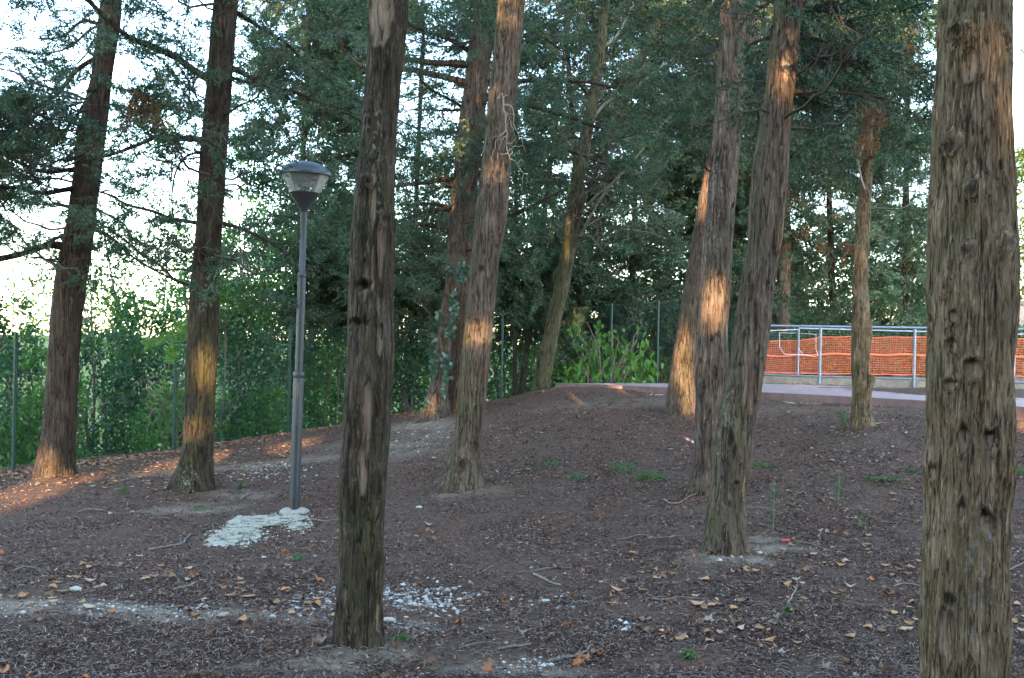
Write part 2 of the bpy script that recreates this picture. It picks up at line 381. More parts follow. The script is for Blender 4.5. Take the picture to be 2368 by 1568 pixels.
PATHN = [(1290, 887), (1540, 897), (1765, 908), (1965, 918), (2130, 927), (2367, 942), (2600, 960), (3000, 985), (3500, 1010)]
ZP = .9
def gz(x, y, fine=True):
    x = np.atleast_1d(np.asarray(x, dtype=float)); y = np.atleast_1d(np.asarray(y, dtype=float))
    xc = np.clip(x, -12, 13); yc = np.clip(y, 2, 24)
    d2 = (xc[:, None] - cp[None, :, 0]) ** 2 + (yc[:, None] - cp[None, :, 1]) ** 2
    z = tps_k(d2) @ W_[:_n] + W_[_n] + W_[_n + 1] * xc + W_[_n + 2] * yc
    far = np.maximum(0, y - np.interp(x, FX, FY) - .8)
    z = z - 11 * (1 - np.exp(-far * far / (12 * (far + 3) * 3)))
    for k, v in TB.items():
        z = z + .055 * np.exp(-((x - v[0]) ** 2 + (y - v[1]) ** 2) / (.09 + .5 * v[2] ** 2)) * (1 if fine else 0)
    if fine:
        P = np.stack([x, y, x * 0], 1)
        z = z + .05 * (vn(P * .9) - .5) + .03 * (vn(P * 3.1 + 7) - .5) + .016 * (vn(P * 11 + 3) - .5)
    return z
def gpt(px, py):                              # where the sight line through a point meets the ground
    d = ray(px, py); t0 = 2.0
    T = np.linspace(2.5, 30, 700); P = CAM[None] + d[None] * T[:, None]
    h = P[:, 2] - gz(P[:, 0], P[:, 1], False); i = np.argmax(h < 0)
    if h[i] >= 0: i = len(T) - 1
    return np.array([P[i, 0], P[i, 1], float(gz(P[i, 0], P[i, 1])[0])])

# pale sandy patches and bare earth: centre, half sizes in metres, turn
PALE = []
def pale(px, py, a, b, rot, s): q = gpt(px, py); PALE.append((q[0], q[1], a, b, rot, s))
pale(60, 1405, .6, .16, 0, 1.0); pale(230, 1408, .5, .15, 0, 1.0); pale(380, 1422, .5, .12, 0, .9); pale(540, 1420, .45, .1, 0, .8); pale(700, 1435, .4, .1, 0, .6)
pale(450, 1180, .45, .28, .6, .75); pale(560, 1145, .4, .25, .3, .5)
pale(950, 1455, .22, .12, 0, .7); pale(860, 1530, .28, .16, 0, .75); pale(740, 1555, .3, .1, 0, .7); pale(620, 1560, .3, .08, 0, .5)
pale(1690, 1302, .32, .16, 0, .95); pale(1780, 1278, .28, .16, 0, .9); pale(1760, 1250, .22, .16, 0, .6); pale(1610, 1290, .12, .16, 0, .6)
pale(1070, 1148, .4, .2, 0, .5); pale(960, 985, .4, 1.6, .5, .7); pale(900, 1035, .5, 1.2, .6, .5); pale(600, 1075, 1.6, .35, .15, .55)
pale(1150, 1545, .3, .12, 0, .6); pale(1240, 1550, .3, .12, 0, .6); pale(1500, 930, 1.5, .5, 0, .3); pale(2355, 960, .5, .8, 0, .5)
pale(1950, 950, 2., .4, -.3, .25); pale(1000, 1000, .4, .9, .4, .35)
def make_ground():
    def axis(a, b, st, far):
        core = np.arange(a, b, st); g = st * 1.16 ** np.arange(1, 80); g = np.cumsum(g); g = g[g < far]
        return np.concatenate([(a - g)[::-1], core, b + g])
    xs = axis(-9, 9.5, .07, 5000); ys = axis(3.6, 20, .07, 5000)
    X, Y = np.meshgrid(xs, ys); x = X.ravel(); y = Y.ravel()
    z = np.concatenate([gz(x[i:i + 40000], y[i:i + 40000]) for i in range(0, len(x), 40000)])
    pl = np.zeros(len(x))
    for (cx, cy, a, b, rt, s) in PALE:
        dx, dy = x - cx, y - cy; u = dx * math.cos(rt) + dy * math.sin(rt); v = -dx * math.sin(rt) + dy * math.cos(rt)
        d = (u / a) ** 2 + (v / b) ** 2
        pl = np.maximum(pl, s * np.exp(-d ** 1.4 * .8))
    mead = np.clip((y - np.interp(x, FX, FY) - 1.2) / 1.5, 0, 1)
    nx, ny = len(xs), len(ys)
    i = (np.arange(ny - 1)[:, None] * nx + np.arange(nx - 1)[None]).ravel()
    Fq = np.stack([i, i + 1, i + nx + 1, i + nx], 1)
    me = mesh_np('ground', np.stack([x, y, z], 1), Fq, M_GROUND, {'pale': ('POINT', 'FLOAT', pl), 'meadow': ('POINT', 'FLOAT', mead)}, smooth=True)
    return tag(obj('ground', me), 'dark brown woodland floor with needle litter and pale sandy patches', kind='structure')
make_ground()

# path slab with its kerb
near = [atz(px, py, ZP)[:2] for px, py in PATHN]
farp = [atz(px, py, ZP)[:2] for px, py in [(3700, 960), (3100, 944), (2700, 930), (2367, 910), (2113, 899), (1895, 891), (1770, 888), (1540, 886.5), (1400, 886)]]
def slab(poly, z0, z1):
    mb = MB(); n = len(poly)
    V = [(p[0], p[1], z1) for p in poly] + [(p[0], p[1], z0) for p in poly]
    mb.add(V, [tuple(range(n))] + [(i, i + n, (i + 1) % n + n, (i + 1) % n) for i in range(n)])
    return mb
tag(slab(near + farp, -.1, ZP).build('paved_path', M_PAVE), 'pinkish paved path on top of the mound', kind='structure')
mb = MB()                                      # kerb stones, each with a joint
nn = catmull([list(p) + [0] for p in near], 40)[:, :2]
for a, b in zip(nn[:-1], nn[1:]):
    d = b - a; L = np.linalg.norm(d); d = d / L; nrm = np.array([d[1], -d[0]])
    if nrm[1] > 0: nrm = -nrm
    c = (a + b) / 2 + nrm * .06
    mb.box((c[0], c[1], ZP - .085), L - .006, .115, .19, np.array([[d[0], d[1], 0], [-d[1], d[0], 0], [0, 0, 1]]))
tag(mb.build('kerb', M_KERB), 'red painted kerb along the front of the paved path', kind='structure')

# ------------------------------------------------------------------ sun gaps: shafts cut through the foliage so low sun lands at set spots
SPOTS = []
def spot(px, py, Y, rx, ry): SPOTS.append((at(px, py, Y), rx / F * Y * .85, ry / F * Y * .8))
for a in [(98, 1085, 13.1, 40, 60), (480, 860, 11.4, 26, 80), (895, 40, 5.15, 60, 110), (1165, 10, 10.5, 50, 50), (1125, 190, 10.5, 22, 60), (1150, 395, 10.5, 26, 30),
          (1105, 800, 10.5, 10, 16), (1085, 200, 16.5, 45, 30), (1030, 420, 16.5, 45, 25), (1300, 545, 18, 25, 70), (1572, 810, 14, 26, 100),
          (1600, 920, 14, 26, 60), (1652, 695, 9.8, 46, 75), (1622, 845, 9.8, 12, 40), (1828, 150, 7.6, 34, 120), (1772, 490, 7.6, 12, 34), (1990, 590, 12.2, 14, 30),
          (2250, 120, 4.0, 44, 70), (2315, 300, 4.0, 26, 110), (1428, 650, 19, 30, 60), (2362, 985, 12.8, 60, 60), (1895, 885, 18.5, 30, 14), (300, 208, 12, 26, 20), (1700, 1010, 7.7, 30, 30), (2060, 230, 8, 50, 16),
          (1990, 222, 8, 60, 14)]: spot(*a)
for px, py in [(10, 1150), (70, 1140), (140, 1125), (215, 1110), (300, 1092), (370, 1082), (520, 1058), (30, 1165), (1005, 960)]:
    q = gpt(px, py); SPOTS.append((q, .38, .10))
for px, py in [(420, 1072), (450, 1068), (490, 1060), (655, 1035), (685, 1028), (712, 1023)]:
    q = gpt(px, py); SPOTS.append((q, .24, .17))
SP = np.array([s[0] for s in SPOTS]); SRX = np.array([s[1] for s in SPOTS]); SRY = np.array([s[2] for s in SPOTS])
SU = np.cross([0, 0, 1.0], S); SU /= np.linalg.norm(SU); SV = np.cross(S, SU)
def open_to_sun(P, grow=1.0, mind=.5):        # True where a leaf would stand in one of those shafts
    out = np.zeros(len(P), dtype=bool)
    for p, a, b in zip(SP, SRX, SRY):
        q = P - p[None]; t = q @ S
        out |= (t > mind) & (((q @ SU) / (a * grow + .03)) ** 2 + ((q @ SV) / (b * grow + .03)) ** 2 < 1)
    return out

# ------------------------------------------------------------------ leaves and sprigs
def diamonds(Cn, ax, sd, L, Wd, bend=None):    # one small leaf each: (N,3) centre, axis, side
    N = len(Cn); L = np.broadcast_to(L, (N,))[:, None]; Wd = np.broadcast_to(Wd, (N,))[:, None]
    V = np.stack([Cn - ax * L / 2, Cn - ax * L * .08 + sd * Wd / 2, Cn + ax * L / 2, Cn - ax * L * .08 - sd * Wd / 2], 1)
    return V.reshape(-1, 3)
def unit(v): return v / (np.linalg.norm(v, axis=-1, keepdims=True) + 1e-9)
def rand_dirs(N): return unit(rng.normal(size=(N, 3)))

def sprig_proto(nl, L, leafL, leafW, flat=.45):
    """cypress spray: a twig with side twigs covered in short scale-leaf slivers. Axis +X, droop -Z"""
    nt_ = 9; P = []; A = []
    tw = []
    tt = np.linspace(.12, .95, nt_)
    for i, t in enumerate(tt):
        b = np.array([t * L, 0, -.10 * L * t * t]); ang = (1 if i % 2 else -1) * rng.uniform(.5, 1.0)
        d = unit(np.array([math.cos(ang), math.sin(ang), rng.uniform(-.6, .25) * flat * 2]))
        ln = L * rng.uniform(.35, .6) * (1.15 - t * .7); tw.append((b, b + d * ln))
    tw.append((np.zeros(3), np.array([L, 0, -.1 * L])))
    wts = np.array([np.linalg.norm(b - a) for a, b in tw]); wts[-1] *= .5; wts /= wts.sum()
    ch = rng.choice(len(tw), nl, p=wts)
    for k in ch:
        a, b = tw[k]; u = rng.uniform(.1, 1.05); P.append(a + (b - a) * u + rng.normal(size=3) * leafL * .35)
        A.append(unit((b - a)) + rng.normal(size=3) * .55)
    P = np.array(P); A = unit(np.array(A)); sd = unit(np.cross(A, rand_dirs(nl)))
    V = diamonds(P, A, sd, leafL * rng.uniform(.7, 1.4, nl), leafW * rng.uniform(.7, 1.3, nl))
    TV = []
    for a, b in tw:
        s_ = unit(np.cross(b - a, [0, .3, 1.0])) * (.0035 if (a != 0).any() else .006) * (leafL / .035) ** .5
        TV += [a - s_, a + s_, b + s_ * .4, b - s_ * .4]
    rn = np.concatenate([rng.random(nl), np.full(len(tw), 2.0)])
    return np.concatenate([V, np.array(TV)]), rn
PROTO_N = [sprig_proto(230, .42, .036, .0125) for _ in range(8)]      # near crowns
PROTO_F = [sprig_proto(150, .62, .070, .025) for _ in range(8)]       # far crowns
AREA_N = 230 * .036 * .0125 / 2 * .28; AREA_F = 150 * .070 * .025 / 2 * .25

def place_sprigs(P, D, protos, up_jit=1.1, scale=(.75, 1.25)):
    Vs = []; Rs = []
    N = len(P); k = rng.integers(0, len(protos), N); s = rng.uniform(*scale, N)
    X = unit(D); Z = unit(np.array([0, 0, 1.0])[None] + rng.normal(size=(N, 3)) * up_jit); Yv = unit(np.cross(Z, X)); Z = np.cross(X, Yv)
    tone = rng.normal(size=N) * .13
    for j in range(len(protos)):
        m = np.where(k == j)[0]
        if not len(m): continue
        V, rn = protos[j]
        B = np.stack([X[m], Yv[m], Z[m]], 1)                # (n,3,3)
        W = np.einsum('vi,nij->nvj', V, B) * s[m][:, None, None] + P[m][:, None]
        Vs.append(W.reshape(-1, 3))
        rr = np.where(rn[None] > 1.5, 2.0, np.clip(rn[None] + tone[m][:, None], 0, .99)); Rs.append(rr.ravel())
    V = np.concatenate(Vs); Rn = np.concatenate(Rs)
    Fq = np.arange(len(V)).reshape(-1, 4)
    return V, Fq, Rn

def strip_tubes(segs, n=4):                   # list of (pts (m,3), radii) -> verts, quads, as 4-sided tubes
    VV = []; FF = []; off = 0
    for pts, rad in segs:
        pts = np.asarray(pts); m = len(pts)
        t = unit(np.gradient(pts, axis=0)); a = unit(np.cross(t, [.13, .21, 1.0])); b = np.cross(t, a)
        th = np.arange(n) * 2 * np.pi / n
        V = pts[:, None] + np.asarray(rad)[:, None, None] * (a[:, None] * np.cos(th)[None, :, None] + b[:, None] * np.sin(th)[None, :, None])
        i = np.arange(m - 1)[:, None] * n; j = np.arange(n)[None]; k = (j + 1) % n
        FF.append(np.stack([i + j, i + k, i + n + k, i + n + j], -1).reshape(-1, 4) + off)
        VV.append(V.reshape(-1, 3)); off += m * n
    return np.concatenate(VV), np.concatenate(FF)

# how much of each part of the upper picture the conifers cover (rows of 98, columns of 118)
COV = np.array([
 [2,6,6,4,4,7,9,8,7,8,6,8,8,8,8,9,9,8,4,3],
 [4,7,7,7,2,8,9,4,3,6,7,8,8,8,9,9,9,8,2,4],
 [8,8,7,7,2,7,9,3,3,6,7,8,8,8,9,9,9,8,2,3],
 [8,7,6,6,5,7,8,6,7,8,8,8,9,9,9,9,9,9,6,2],
 [6,3,5,5,4,7,8,6,6,8,8,8,9,8,8,7,7,7,8,3],
 [4,3,3,5,6,8,8,6,6,8,8,8,8,8,7,5,4,5,7,3],
 [1,1,1,3,5,8,8,7,7,9,9,8,8,7,6,4,3,5,6,2],
 [0,0,0,1,3,7,7,7,7,8,9,9,8,8,7,5,3,5,6,2],
 [0,0,0,0,0,0,1,1,1,2,2,2,1,1,0,0,0,0,0,0]]) / 9.5
def cover(px, py):
    gx = np.clip(px / 118.35 - .5, 0, 18.999); gy = np.clip(py / 98 - .5, 0, 7.999)
    i = gx.astype(int); j = gy.astype(int); u = gx - i; v = gy - j
    u = u * u * (3 - 2 * u); v = v * v * (3 - 2 * v)
    c = COV[j, i] * (1 - u) * (1 - v) + COV[j, i + 1] * u * (1 - v) + COV[j + 1, i] * (1 - u) * v + COV[j + 1, i + 1] * u * v
    return np.clip(c, 0, .96)
TREES = {}
# ------------------------------------------------------------------ trunks
def densify(prof, Y, tilt):
    out = []
    for (xl, xr, y) in prof:
        cx = (xl + xr) / 2; wd = xr - xl
        yy = Y + tilt * (prof[0][2] - y) / F * Y
        out.append((*at(cx, y, yy), wd / 2 / F * yy))
    return np.array(out)
def trunk(key, name, label, mat, prof, Y, tilt=0., seg=72, dz=.035, amp=.012, kf=16, kz=1.6, flare=.25, lobes=5, scars=12, marks=(), top=10.5, topr=.35, group='big conifer trunks standing on the slope', part='trunk', parent=None, moss_left=0., cat='tree'):
    K = densify(prof, Y, tilt)
    base = K[0, :3].copy()
    # run the trunk on above the frame, tapering
    d = K[-1, :3] - K[-2, :3]; d = d / d[2]
    if top:
        z = K[-1, 2]; n_ext = 4
        ext = [list(K[-1, :3] + d * (top - z) * t * np.array([.8, .8, 1])) + [K[-1, 3] * (1 - (1 - topr) * t)] for t in np.linspace(.25, 1, n_ext)]
        K = np.vstack([K, ext])
    low = K[0].copy(); low[2] -= .35; low[:2] -= (K[1, :2] - K[0, :2]) / (K[1, 2] - K[0, 2] + 1e-6) * .35
    K = np.vstack([low, K])
    nr = int((K[-1, 2] - K[0, 2]) / dz); Q = np.zeros((nr, 4))
    zz = np.linspace(K[0, 2], K[-1, 2], nr)
    # resample by height with smooth interpolation
    P = catmull(K, 1200); P = P[np.argsort(P[:, 2])]
    for c in range(4): Q[:, c] = np.interp(zz, P[:, 2], P[:, c])
    Q[:, 2] = zz
    th = np.linspace(0, 2 * np.pi, seg, endpoint=False)
    h = zz - base[2]
    fl = 1 + flare * 1.25 * np.exp(-np.maximum(h, -.1) / .13)[:, None] * (.25 + .75 * (.5 + .5 * np.cos(lobes * th + 1.3)) ** 1.5)[None]
    dirx, diry = np.cos(th)[None] + 0 * zz[:, None], np.sin(th)[None] + 0 * zz[:, None]
    Rr = Q[:, 3][:, None] * fl
    Pn = np.stack([dirx * Q[:, 3:4], diry * Q[:, 3:4], zz[:, None] + 0 * dirx], -1).reshape(-1, 3)
    sh = rng.random(3) * 20
    n1 = vn(Pn * [kf, kf, kz] + sh); n2 = vn(Pn * [kf * 2.6, kf * 2.6, kz * 2.2] + sh); n3 = vn(Pn * [5, 5, 1.3] + sh)
    rid = (1 - np.abs(2 * n1 - 1)) * .6 + (1 - np.abs(2 * n2 - 1)) * .4
    n4 = vn(Pn * [8, 8, 5] + sh); disp = amp * (rid - .74) * 2.1 + amp * 2.2 * (n3 - .5) + amp * 1.6 * (n4 - .5)
    Rr = Rr + disp.reshape(Rr.shape)
    V = np.stack([Q[:, 0:1] + dirx * Rr, Q[:, 1:2] + diry * Rr, zz[:, None] + 0 * Rr], -1).reshape(-1, 3)
    cen = np.repeat(Q[:, :3], seg, 0); out = unit((V - cen) * [1, 1, 0])
    mask = np.zeros((len(V), 4))
    mk = list(marks)
    vis = [k for k in np.linspace(0, 1, scars)]
    for k in vis:                              # old branch scars all round the stem
        t = rng.uniform(.04, .8); zc = base[2] + t * (K[-1, 2] - base[2]); a = rng.uniform(0, 2 * np.pi) if rng.random() < .35 else rng.uniform(np.pi * 1.1, np.pi * 1.9)
        i = np.argmin(abs(zz - zc)); pc = Q[i, :3] + np.array([math.cos(a), math.sin(a), 0]) * Q[i, 3]
        rr = Q[i, 3] * rng.uniform(.10, .2)
        mk.append(('scar', pc, rr * .8, rr * rng.uniform(.7, 2.0)))
    for m_ in mk:
        kind = m_[0]
        if isinstance(m_[1], np.ndarray): pc, ra, rb = m_[1], m_[2], m_[3]
        else:
            _, px, py, a, b = m_; i = np.argmin(abs(zz - at(px, py, Y)[2])); yy = Q[i, 1] - Q[i, 3] * .97
            pc = at(px, py, yy); pc[1] = Q[i, 1] - math.sqrt(max(0, Q[i, 3] ** 2 - (pc[0] - Q[i, 0]) ** 2)); ra = a / F * Y; rb = b / F * Y
        q = V - pc[None]; n_o = unit(np.array([[pc[0] - np.interp(pc[2], zz, Q[:, 0]), pc[1] - np.interp(pc[2], zz, Q[:, 1]), 0]]))[0]
        tg = np.array([-n_o[1], n_o[0], 0]); u = (q @ tg) / ra; v = q[:, 2] / rb
        wob = 1 + (1.3 if kind in ('scar', 'hollow', 'knob', 'split') else .5) * (vn(V * [45, 45, 25] + 5) - .5)
        d2 = np.where(np.abs(q @ n_o) < max(ra, rb) * 1.2 + .05, (u * u + v * v) * wob, 99)
        g = np.exp(-d2 ** 2 * .8)
        if kind == 'scar':
            V += out * (ra * (.45 * np.exp(-(d2 - 1.2) ** 2 * 2) - .5 * g))[:, None]; mask[:, 3] = np.maximum(mask[:, 3], g * .7 * (vn(V * [80, 80, 40]) > .3))
        elif kind == 'knob':
            V += out * (ra * (.9 * np.exp(-d2 * .6) - .6 * np.exp(-d2 * 5) + .12 * np.sin(np.sqrt(np.minimum(d2, 9)) * 9) * np.exp(-d2 * .8)))[:, None]; mask[:, 3] = np.maximum(mask[:, 3], .8 * np.exp(-d2 * 3))
        elif kind == 'hollow':
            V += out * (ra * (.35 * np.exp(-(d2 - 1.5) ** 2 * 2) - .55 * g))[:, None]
            up = np.clip(v * 4 - 1.6, 0, 1) + np.exp(-(d2 - 1.3) ** 2 * 5) * .5; mask[:, 3] = np.maximum(mask[:, 3], np.clip(g * 1.3, 0, 1) * np.clip(up, 0, .9)); mask[:, 0] = np.maximum(mask[:, 0], np.clip((1.15 - d2) * 2.5, 0, 1) * (1 - np.clip(up, 0, 1)) * .9)  # shade inside the hollow painted dark along its upper edge
        elif kind == 'split':
            V -= out * (ra * .9 * g)[:, None]; mask[:, 3] = np.maximum(mask[:, 3], g * .9)
        elif kind == 'wood':
            d2 = d2 + (vn(V * [70, 70, 7]) - .5) * .7 + (vn(V * [18, 18, 5]) - .5) * .5; g = np.clip((1.1 - d2) * 3, 0, 1); rim = np.exp(-(d2 - 1.15) ** 2 * 14)
            V -= out * (.010 * g - .006 * rim)[:, None]; mask[:, 0] = np.maximum(mask[:, 0], g); mask[:, 3] = np.maximum(mask[:, 3], rim * .35)
        elif kind == 'moss': mask[:, 1] = np.maximum(mask[:, 1], np.exp(-d2))
        elif kind == 'lichen': mask[:, 2] = np.maximum(mask[:, 2], np.exp(-d2 ** 2))
    if moss_left:
        ml = np.clip(-out[:, 0] * 1.2 - .1, 0, 1) * moss_left; mask[:, 1] = np.maximum(mask[:, 1], ml * np.clip(.3 + 1.4 * vn(V * 2.3), 0, 1))
    i = np.arange(nr - 1)[:, None] * seg; j = np.arange(seg)[None]; k = (j + 1) % seg
    Fq = np.stack([i + j, i + k, i + seg + k, i + seg + j], -1).reshape(-1, 4)
    if parent is None:
        t = thing(name, label, cat, tuple(base), group)
    else: t = parent; base = np.array(t.location)
    me = mesh_np(part, V - base[None], Fq, mat, {'mask': ('POINT', 'FLOAT_COLOR', mask)}, smooth=True)
    obj(part, me, t)
    if parent is None: TREES[key] = dict(root=t, base=base, Q=Q, Y=Y, segs=[])
    return t
def set_mask(o, al=0.0):
    if o.data.attributes.get('mask'): return
    a = o.data.attributes.new('mask', 'FLOAT_COLOR', 'POINT'); a.data.foreach_set('color', np.tile([0, .1, 0, al], len(o.data.vertices)).astype(np.float32))
def limb(key, pts, r0p, r1p, mat=BK_DARK, dY=0., Ym=None, name='branch', n=7):
    """a traced branch: points on the photograph, set at the tree's own depth and bending dY metres towards or away"""
    T = TREES[key]; Y = Ym or T['Y']; m = len(pts)
    P = np.array([at(x, y, Y + dY * i / max(1, m - 1)) for i, (x, y) in enumerate(pts)])
    P = catmull(P, 6 * m); u = np.linspace(0, 1, len(P))
    P += (vn(P * 2.7) - .5)[:, None] * .06 * np.array([.6, .6, 1]) * np.minimum(1, u * 4)[:, None]
    rad = (r0p * (1 - u) + r1p * u) / F * Y * (1 + .35 * np.exp(-u * 14)) * (1 + .25 * (vn(P * 9) - .5))
    mb = MB(); mb.tube(P - T['base'][None], rad, n)
    o = mb.build(name, mat, T['root'], True)
    set_mask(o, .30)
    return P
GRP = 'big conifer trunks standing on the slope'
trunk('A', 'conifer_tree', 'leftmost big tree, brown fluted trunk leaning right above orange leaves near the green fence', BK_BROWN,
      [(84, 172, 1110), (92, 171, 1040), (107, 176, 912), (119, 189, 728), (141, 210, 581), (162, 224, 478), (180, 239, 331), (211, 257, 184), (230, 276, 37), (236, 278, -40)], 13.3, amp=.014, kf=11, kz=.5, scars=8)
trunk('B', 'conifer_tree', 'dark trunk with a golden sunlit spot, standing left of the lamp post', BK_DARK,
      [(392, 492, 1140), (415, 492, 1060), (426, 494, 985), (434, 504, 801), (445, 507, 617), (456, 515, 478), (465, 526, 331), (480, 538, 165), (496, 550, 0), (500, 552, -40)], 11.6, amp=.009, kf=15, scars=12,
      marks=[('moss', 420, 1080, 40, 60), ('moss', 470, 900, 40, 120), ('lichen', 430, 1110, 25, 40)])
trunk('C', 'bare_trunk', 'nearest mossy dark trunk with peeling bark streaks, right of the lamp post', BK_OLD,
      [(762, 886, 1512), (768, 884, 1480), (778, 884, 1400), (785, 887, 1300), (786, 888, 1200), (791, 892, 1077), (797, 900, 950), (804, 907, 838), (809, 907, 654), (813, 909, 551), (826, 912, 400), (837, 920, 257), (850, 932, 120), (857, 940, 18), (860, 943, -60)], 5.25,
      seg=170, dz=.010, amp=.0085, kf=28, kz=4.0, flare=.1, scars=5,
      marks=[('wood', 877, 785, 9, 38), ('knob', 855, 420, 16, 18), ('knob', 885, 505, 14, 14), ('split', 838, 660, 20, 12), ('wood', 845, 640, 8, 50), ('wood', 862, 620, 6, 60), ('wood', 850, 960, 12, 90), ('wood', 838, 1090, 12, 60),
             ('wood', 875, 30, 34, 70), ('wood', 880, 560, 10, 90), ('wood', 862, 460, 9, 80), ('lichen', 800, 1230, 12, 40), ('lichen', 870, 470, 14, 60), ('split', 820, 745, 18, 10), ('moss', 850, 1250, 50, 120), ('moss', 830, 430, 30, 60),
             ('wood', 870, 1420, 8, 50), ('wood', 795, 1380, 6, 26), ('split', 786, 1220, 5, 60), ('lichen', 860, 300, 30, 90), ('knob', 880, 1300, 10, 14)])
trunk('D', 'conifer_tree', 'smooth grey brown trunk with dead pale twig hanging at its top, centre of the picture', BK_WARM,
      [(1020, 1117, 1142), (1034, 1113, 1080), (1048, 1114, 1022), (1060, 1125, 910), (1070, 1135, 801), (1089, 1155, 599), (1096, 1170, 515), (1115, 1181, 368), (1129, 1195, 221), (1148, 1210, 37), (1152, 1212, -40)], 10.7, seg=90, dz=.02, amp=.006, kf=16, scars=38, moss_left=1.1,
      marks=[('moss', 1075, 960, 30, 90), ('scar', 1097, 1030, 8, 8), ('scar', 1068, 1075, 8, 10), ('scar', 1100, 745, 7, 7), ('scar', 1112, 620, 8, 6), ('scar', 1150, 130, 6, 6)])
trunk('E', 'ivy_clad_tree', 'double trunked tree with ivy climbing its left stem behind the central trunk', BK_WARM,
      [(1030, 1100, 958), (1034, 1098, 880), (1038, 1095, 760), (1034, 1092, 562), (1037, 1096, 515), (1052, 1111, 368), (1069, 1126, 221), (1081, 1137, 121), (1092, 1140, 40), (1098, 1142, -40)], 16.8, amp=.016, kf=9, scars=10, moss_left=.3)
trunk('E', '', '', BK_WARM, [(978, 1040, 966), (990, 1036, 905), (998, 1038, 860), (1012, 1044, 780), (1024, 1056, 700), (1036, 1066, 620), (1048, 1072, 560)], 16.5, amp=.014, kf=9, scars=2, top=0, parent=TREES['E']['root'], moss_left=.4)
trunk('F', 'leaning_tree', 'slender greenish trunk leaning right with many bare upright stems, left end of the paved path', BK_GREEN,
      [(1226, 1268, 914), (1236, 1276, 860), (1243, 1284, 820), (1258, 1293, 765), (1270, 1304, 709), (1285, 1320, 640), (1300, 1334, 560), (1308, 1340, 500), (1320, 1353, 404), (1353, 1379, 257), (1375, 1398, 129), (1390, 1409, 0), (1393, 1411, -40)], 18.2, seg=48, amp=.006, kf=11, moss_left=1.0, scars=6, top=8.5)
trunk('G', 'conifer_tree', 'trunk with sunlit orange left edge standing behind the pair of trunks, by the path kerb', BK_WARM,
      [(1537, 1608, 960), (1542, 1608, 905), (1559, 1616, 801), (1574, 1622, 702), (1596, 1636, 581), (1618, 1662, 440), (1650, 1698, 300), (1690, 1738, 150), (1706, 1750, 0), (1710, 1752, -40)], 14.2, amp=.012, kf=12, scars=10, flare=.12, marks=[('moss', 1585, 820, 12, 150)])
trunk('H', 'conifer_tree', 'dark grey trunk with round golden sun patch, just behind the leaning trunk right of centre', BK_GREY,
      [(1592, 1655, 1150), (1600, 1662, 1090), (1606, 1672, 1000), (1608, 1680, 920), (1607, 1684, 875), (1610, 1682, 801), (1618, 1688, 672), (1625, 1693, 563), (1629, 1695, 533), (1642, 1708, 368), (1655, 1721, 184), (1664, 1724, 18), (1666, 1726, -40)], 10.0, seg=84, dz=.022, amp=.007, kf=17, scars=34, flare=.25,
      marks=[('scar', 1665, 635, 9, 9), ('lichen', 1645, 450, 30, 200)])
trunk('I', 'conifer_tree', 'leaning reddish brown trunk in front, pale sand round its foot, right of centre', BK_WARM,
      [(1622, 1726, 1288), (1626, 1724, 1240), (1638, 1722, 1150), (1650, 1736, 1050), (1658, 1746, 985), (1684, 1765, 875), (1702, 1783, 728), (1721, 1800, 599), (1728, 1809, 533), (1746, 1820, 368), (1772, 1838, 184), (1791, 1855, 18), (1796, 1858, -40)], 7.75, seg=128, dz=.015, amp=.008, kf=22, kz=1.5, scars=30, moss_left=.9, flare=.15,
      marks=[('wood', 1752, 800, 5, 55), ('split', 1748, 740, 5, 30), ('knob', 1735, 640, 9, 12), ('wood', 1722, 860, 6, 90), ('moss', 1700, 1000, 30, 200), ('wood', 1818, 150, 12, 40), ('split', 1690, 1010, 6, 22), ('scar', 1700, 1120, 9, 10), ('lichen', 1672, 1020, 20, 160), ('wood', 1725, 1130, 8, 30)])
trunk('J', 'snag_tree', 'thin grey trunk with two broken branch stubs in front of the orange netting', BK_BIG,
      [(1968, 2018, 998), (1970, 2014, 950), (1971, 2013, 900), (1970, 2009, 850), (1969, 2007, 801), (1970, 2010, 730), (1972, 2006, 650), (1976, 2007, 581), (1978, 2011, 515), (1987, 2016, 420), (1993, 2018, 368), (1996, 2014, 220), (2002, 2016, 100), (2008, 2020, 0), (2010, 2022, -40)], 12.4, seg=64, dz=.02, amp=.007, kf=18, scars=10, moss_left=.2, top=8,
      marks=[('split', 2008, 900, 4, 60), ('moss', 1988, 880, 14, 120), ('split', 1974, 720, 5, 8)])
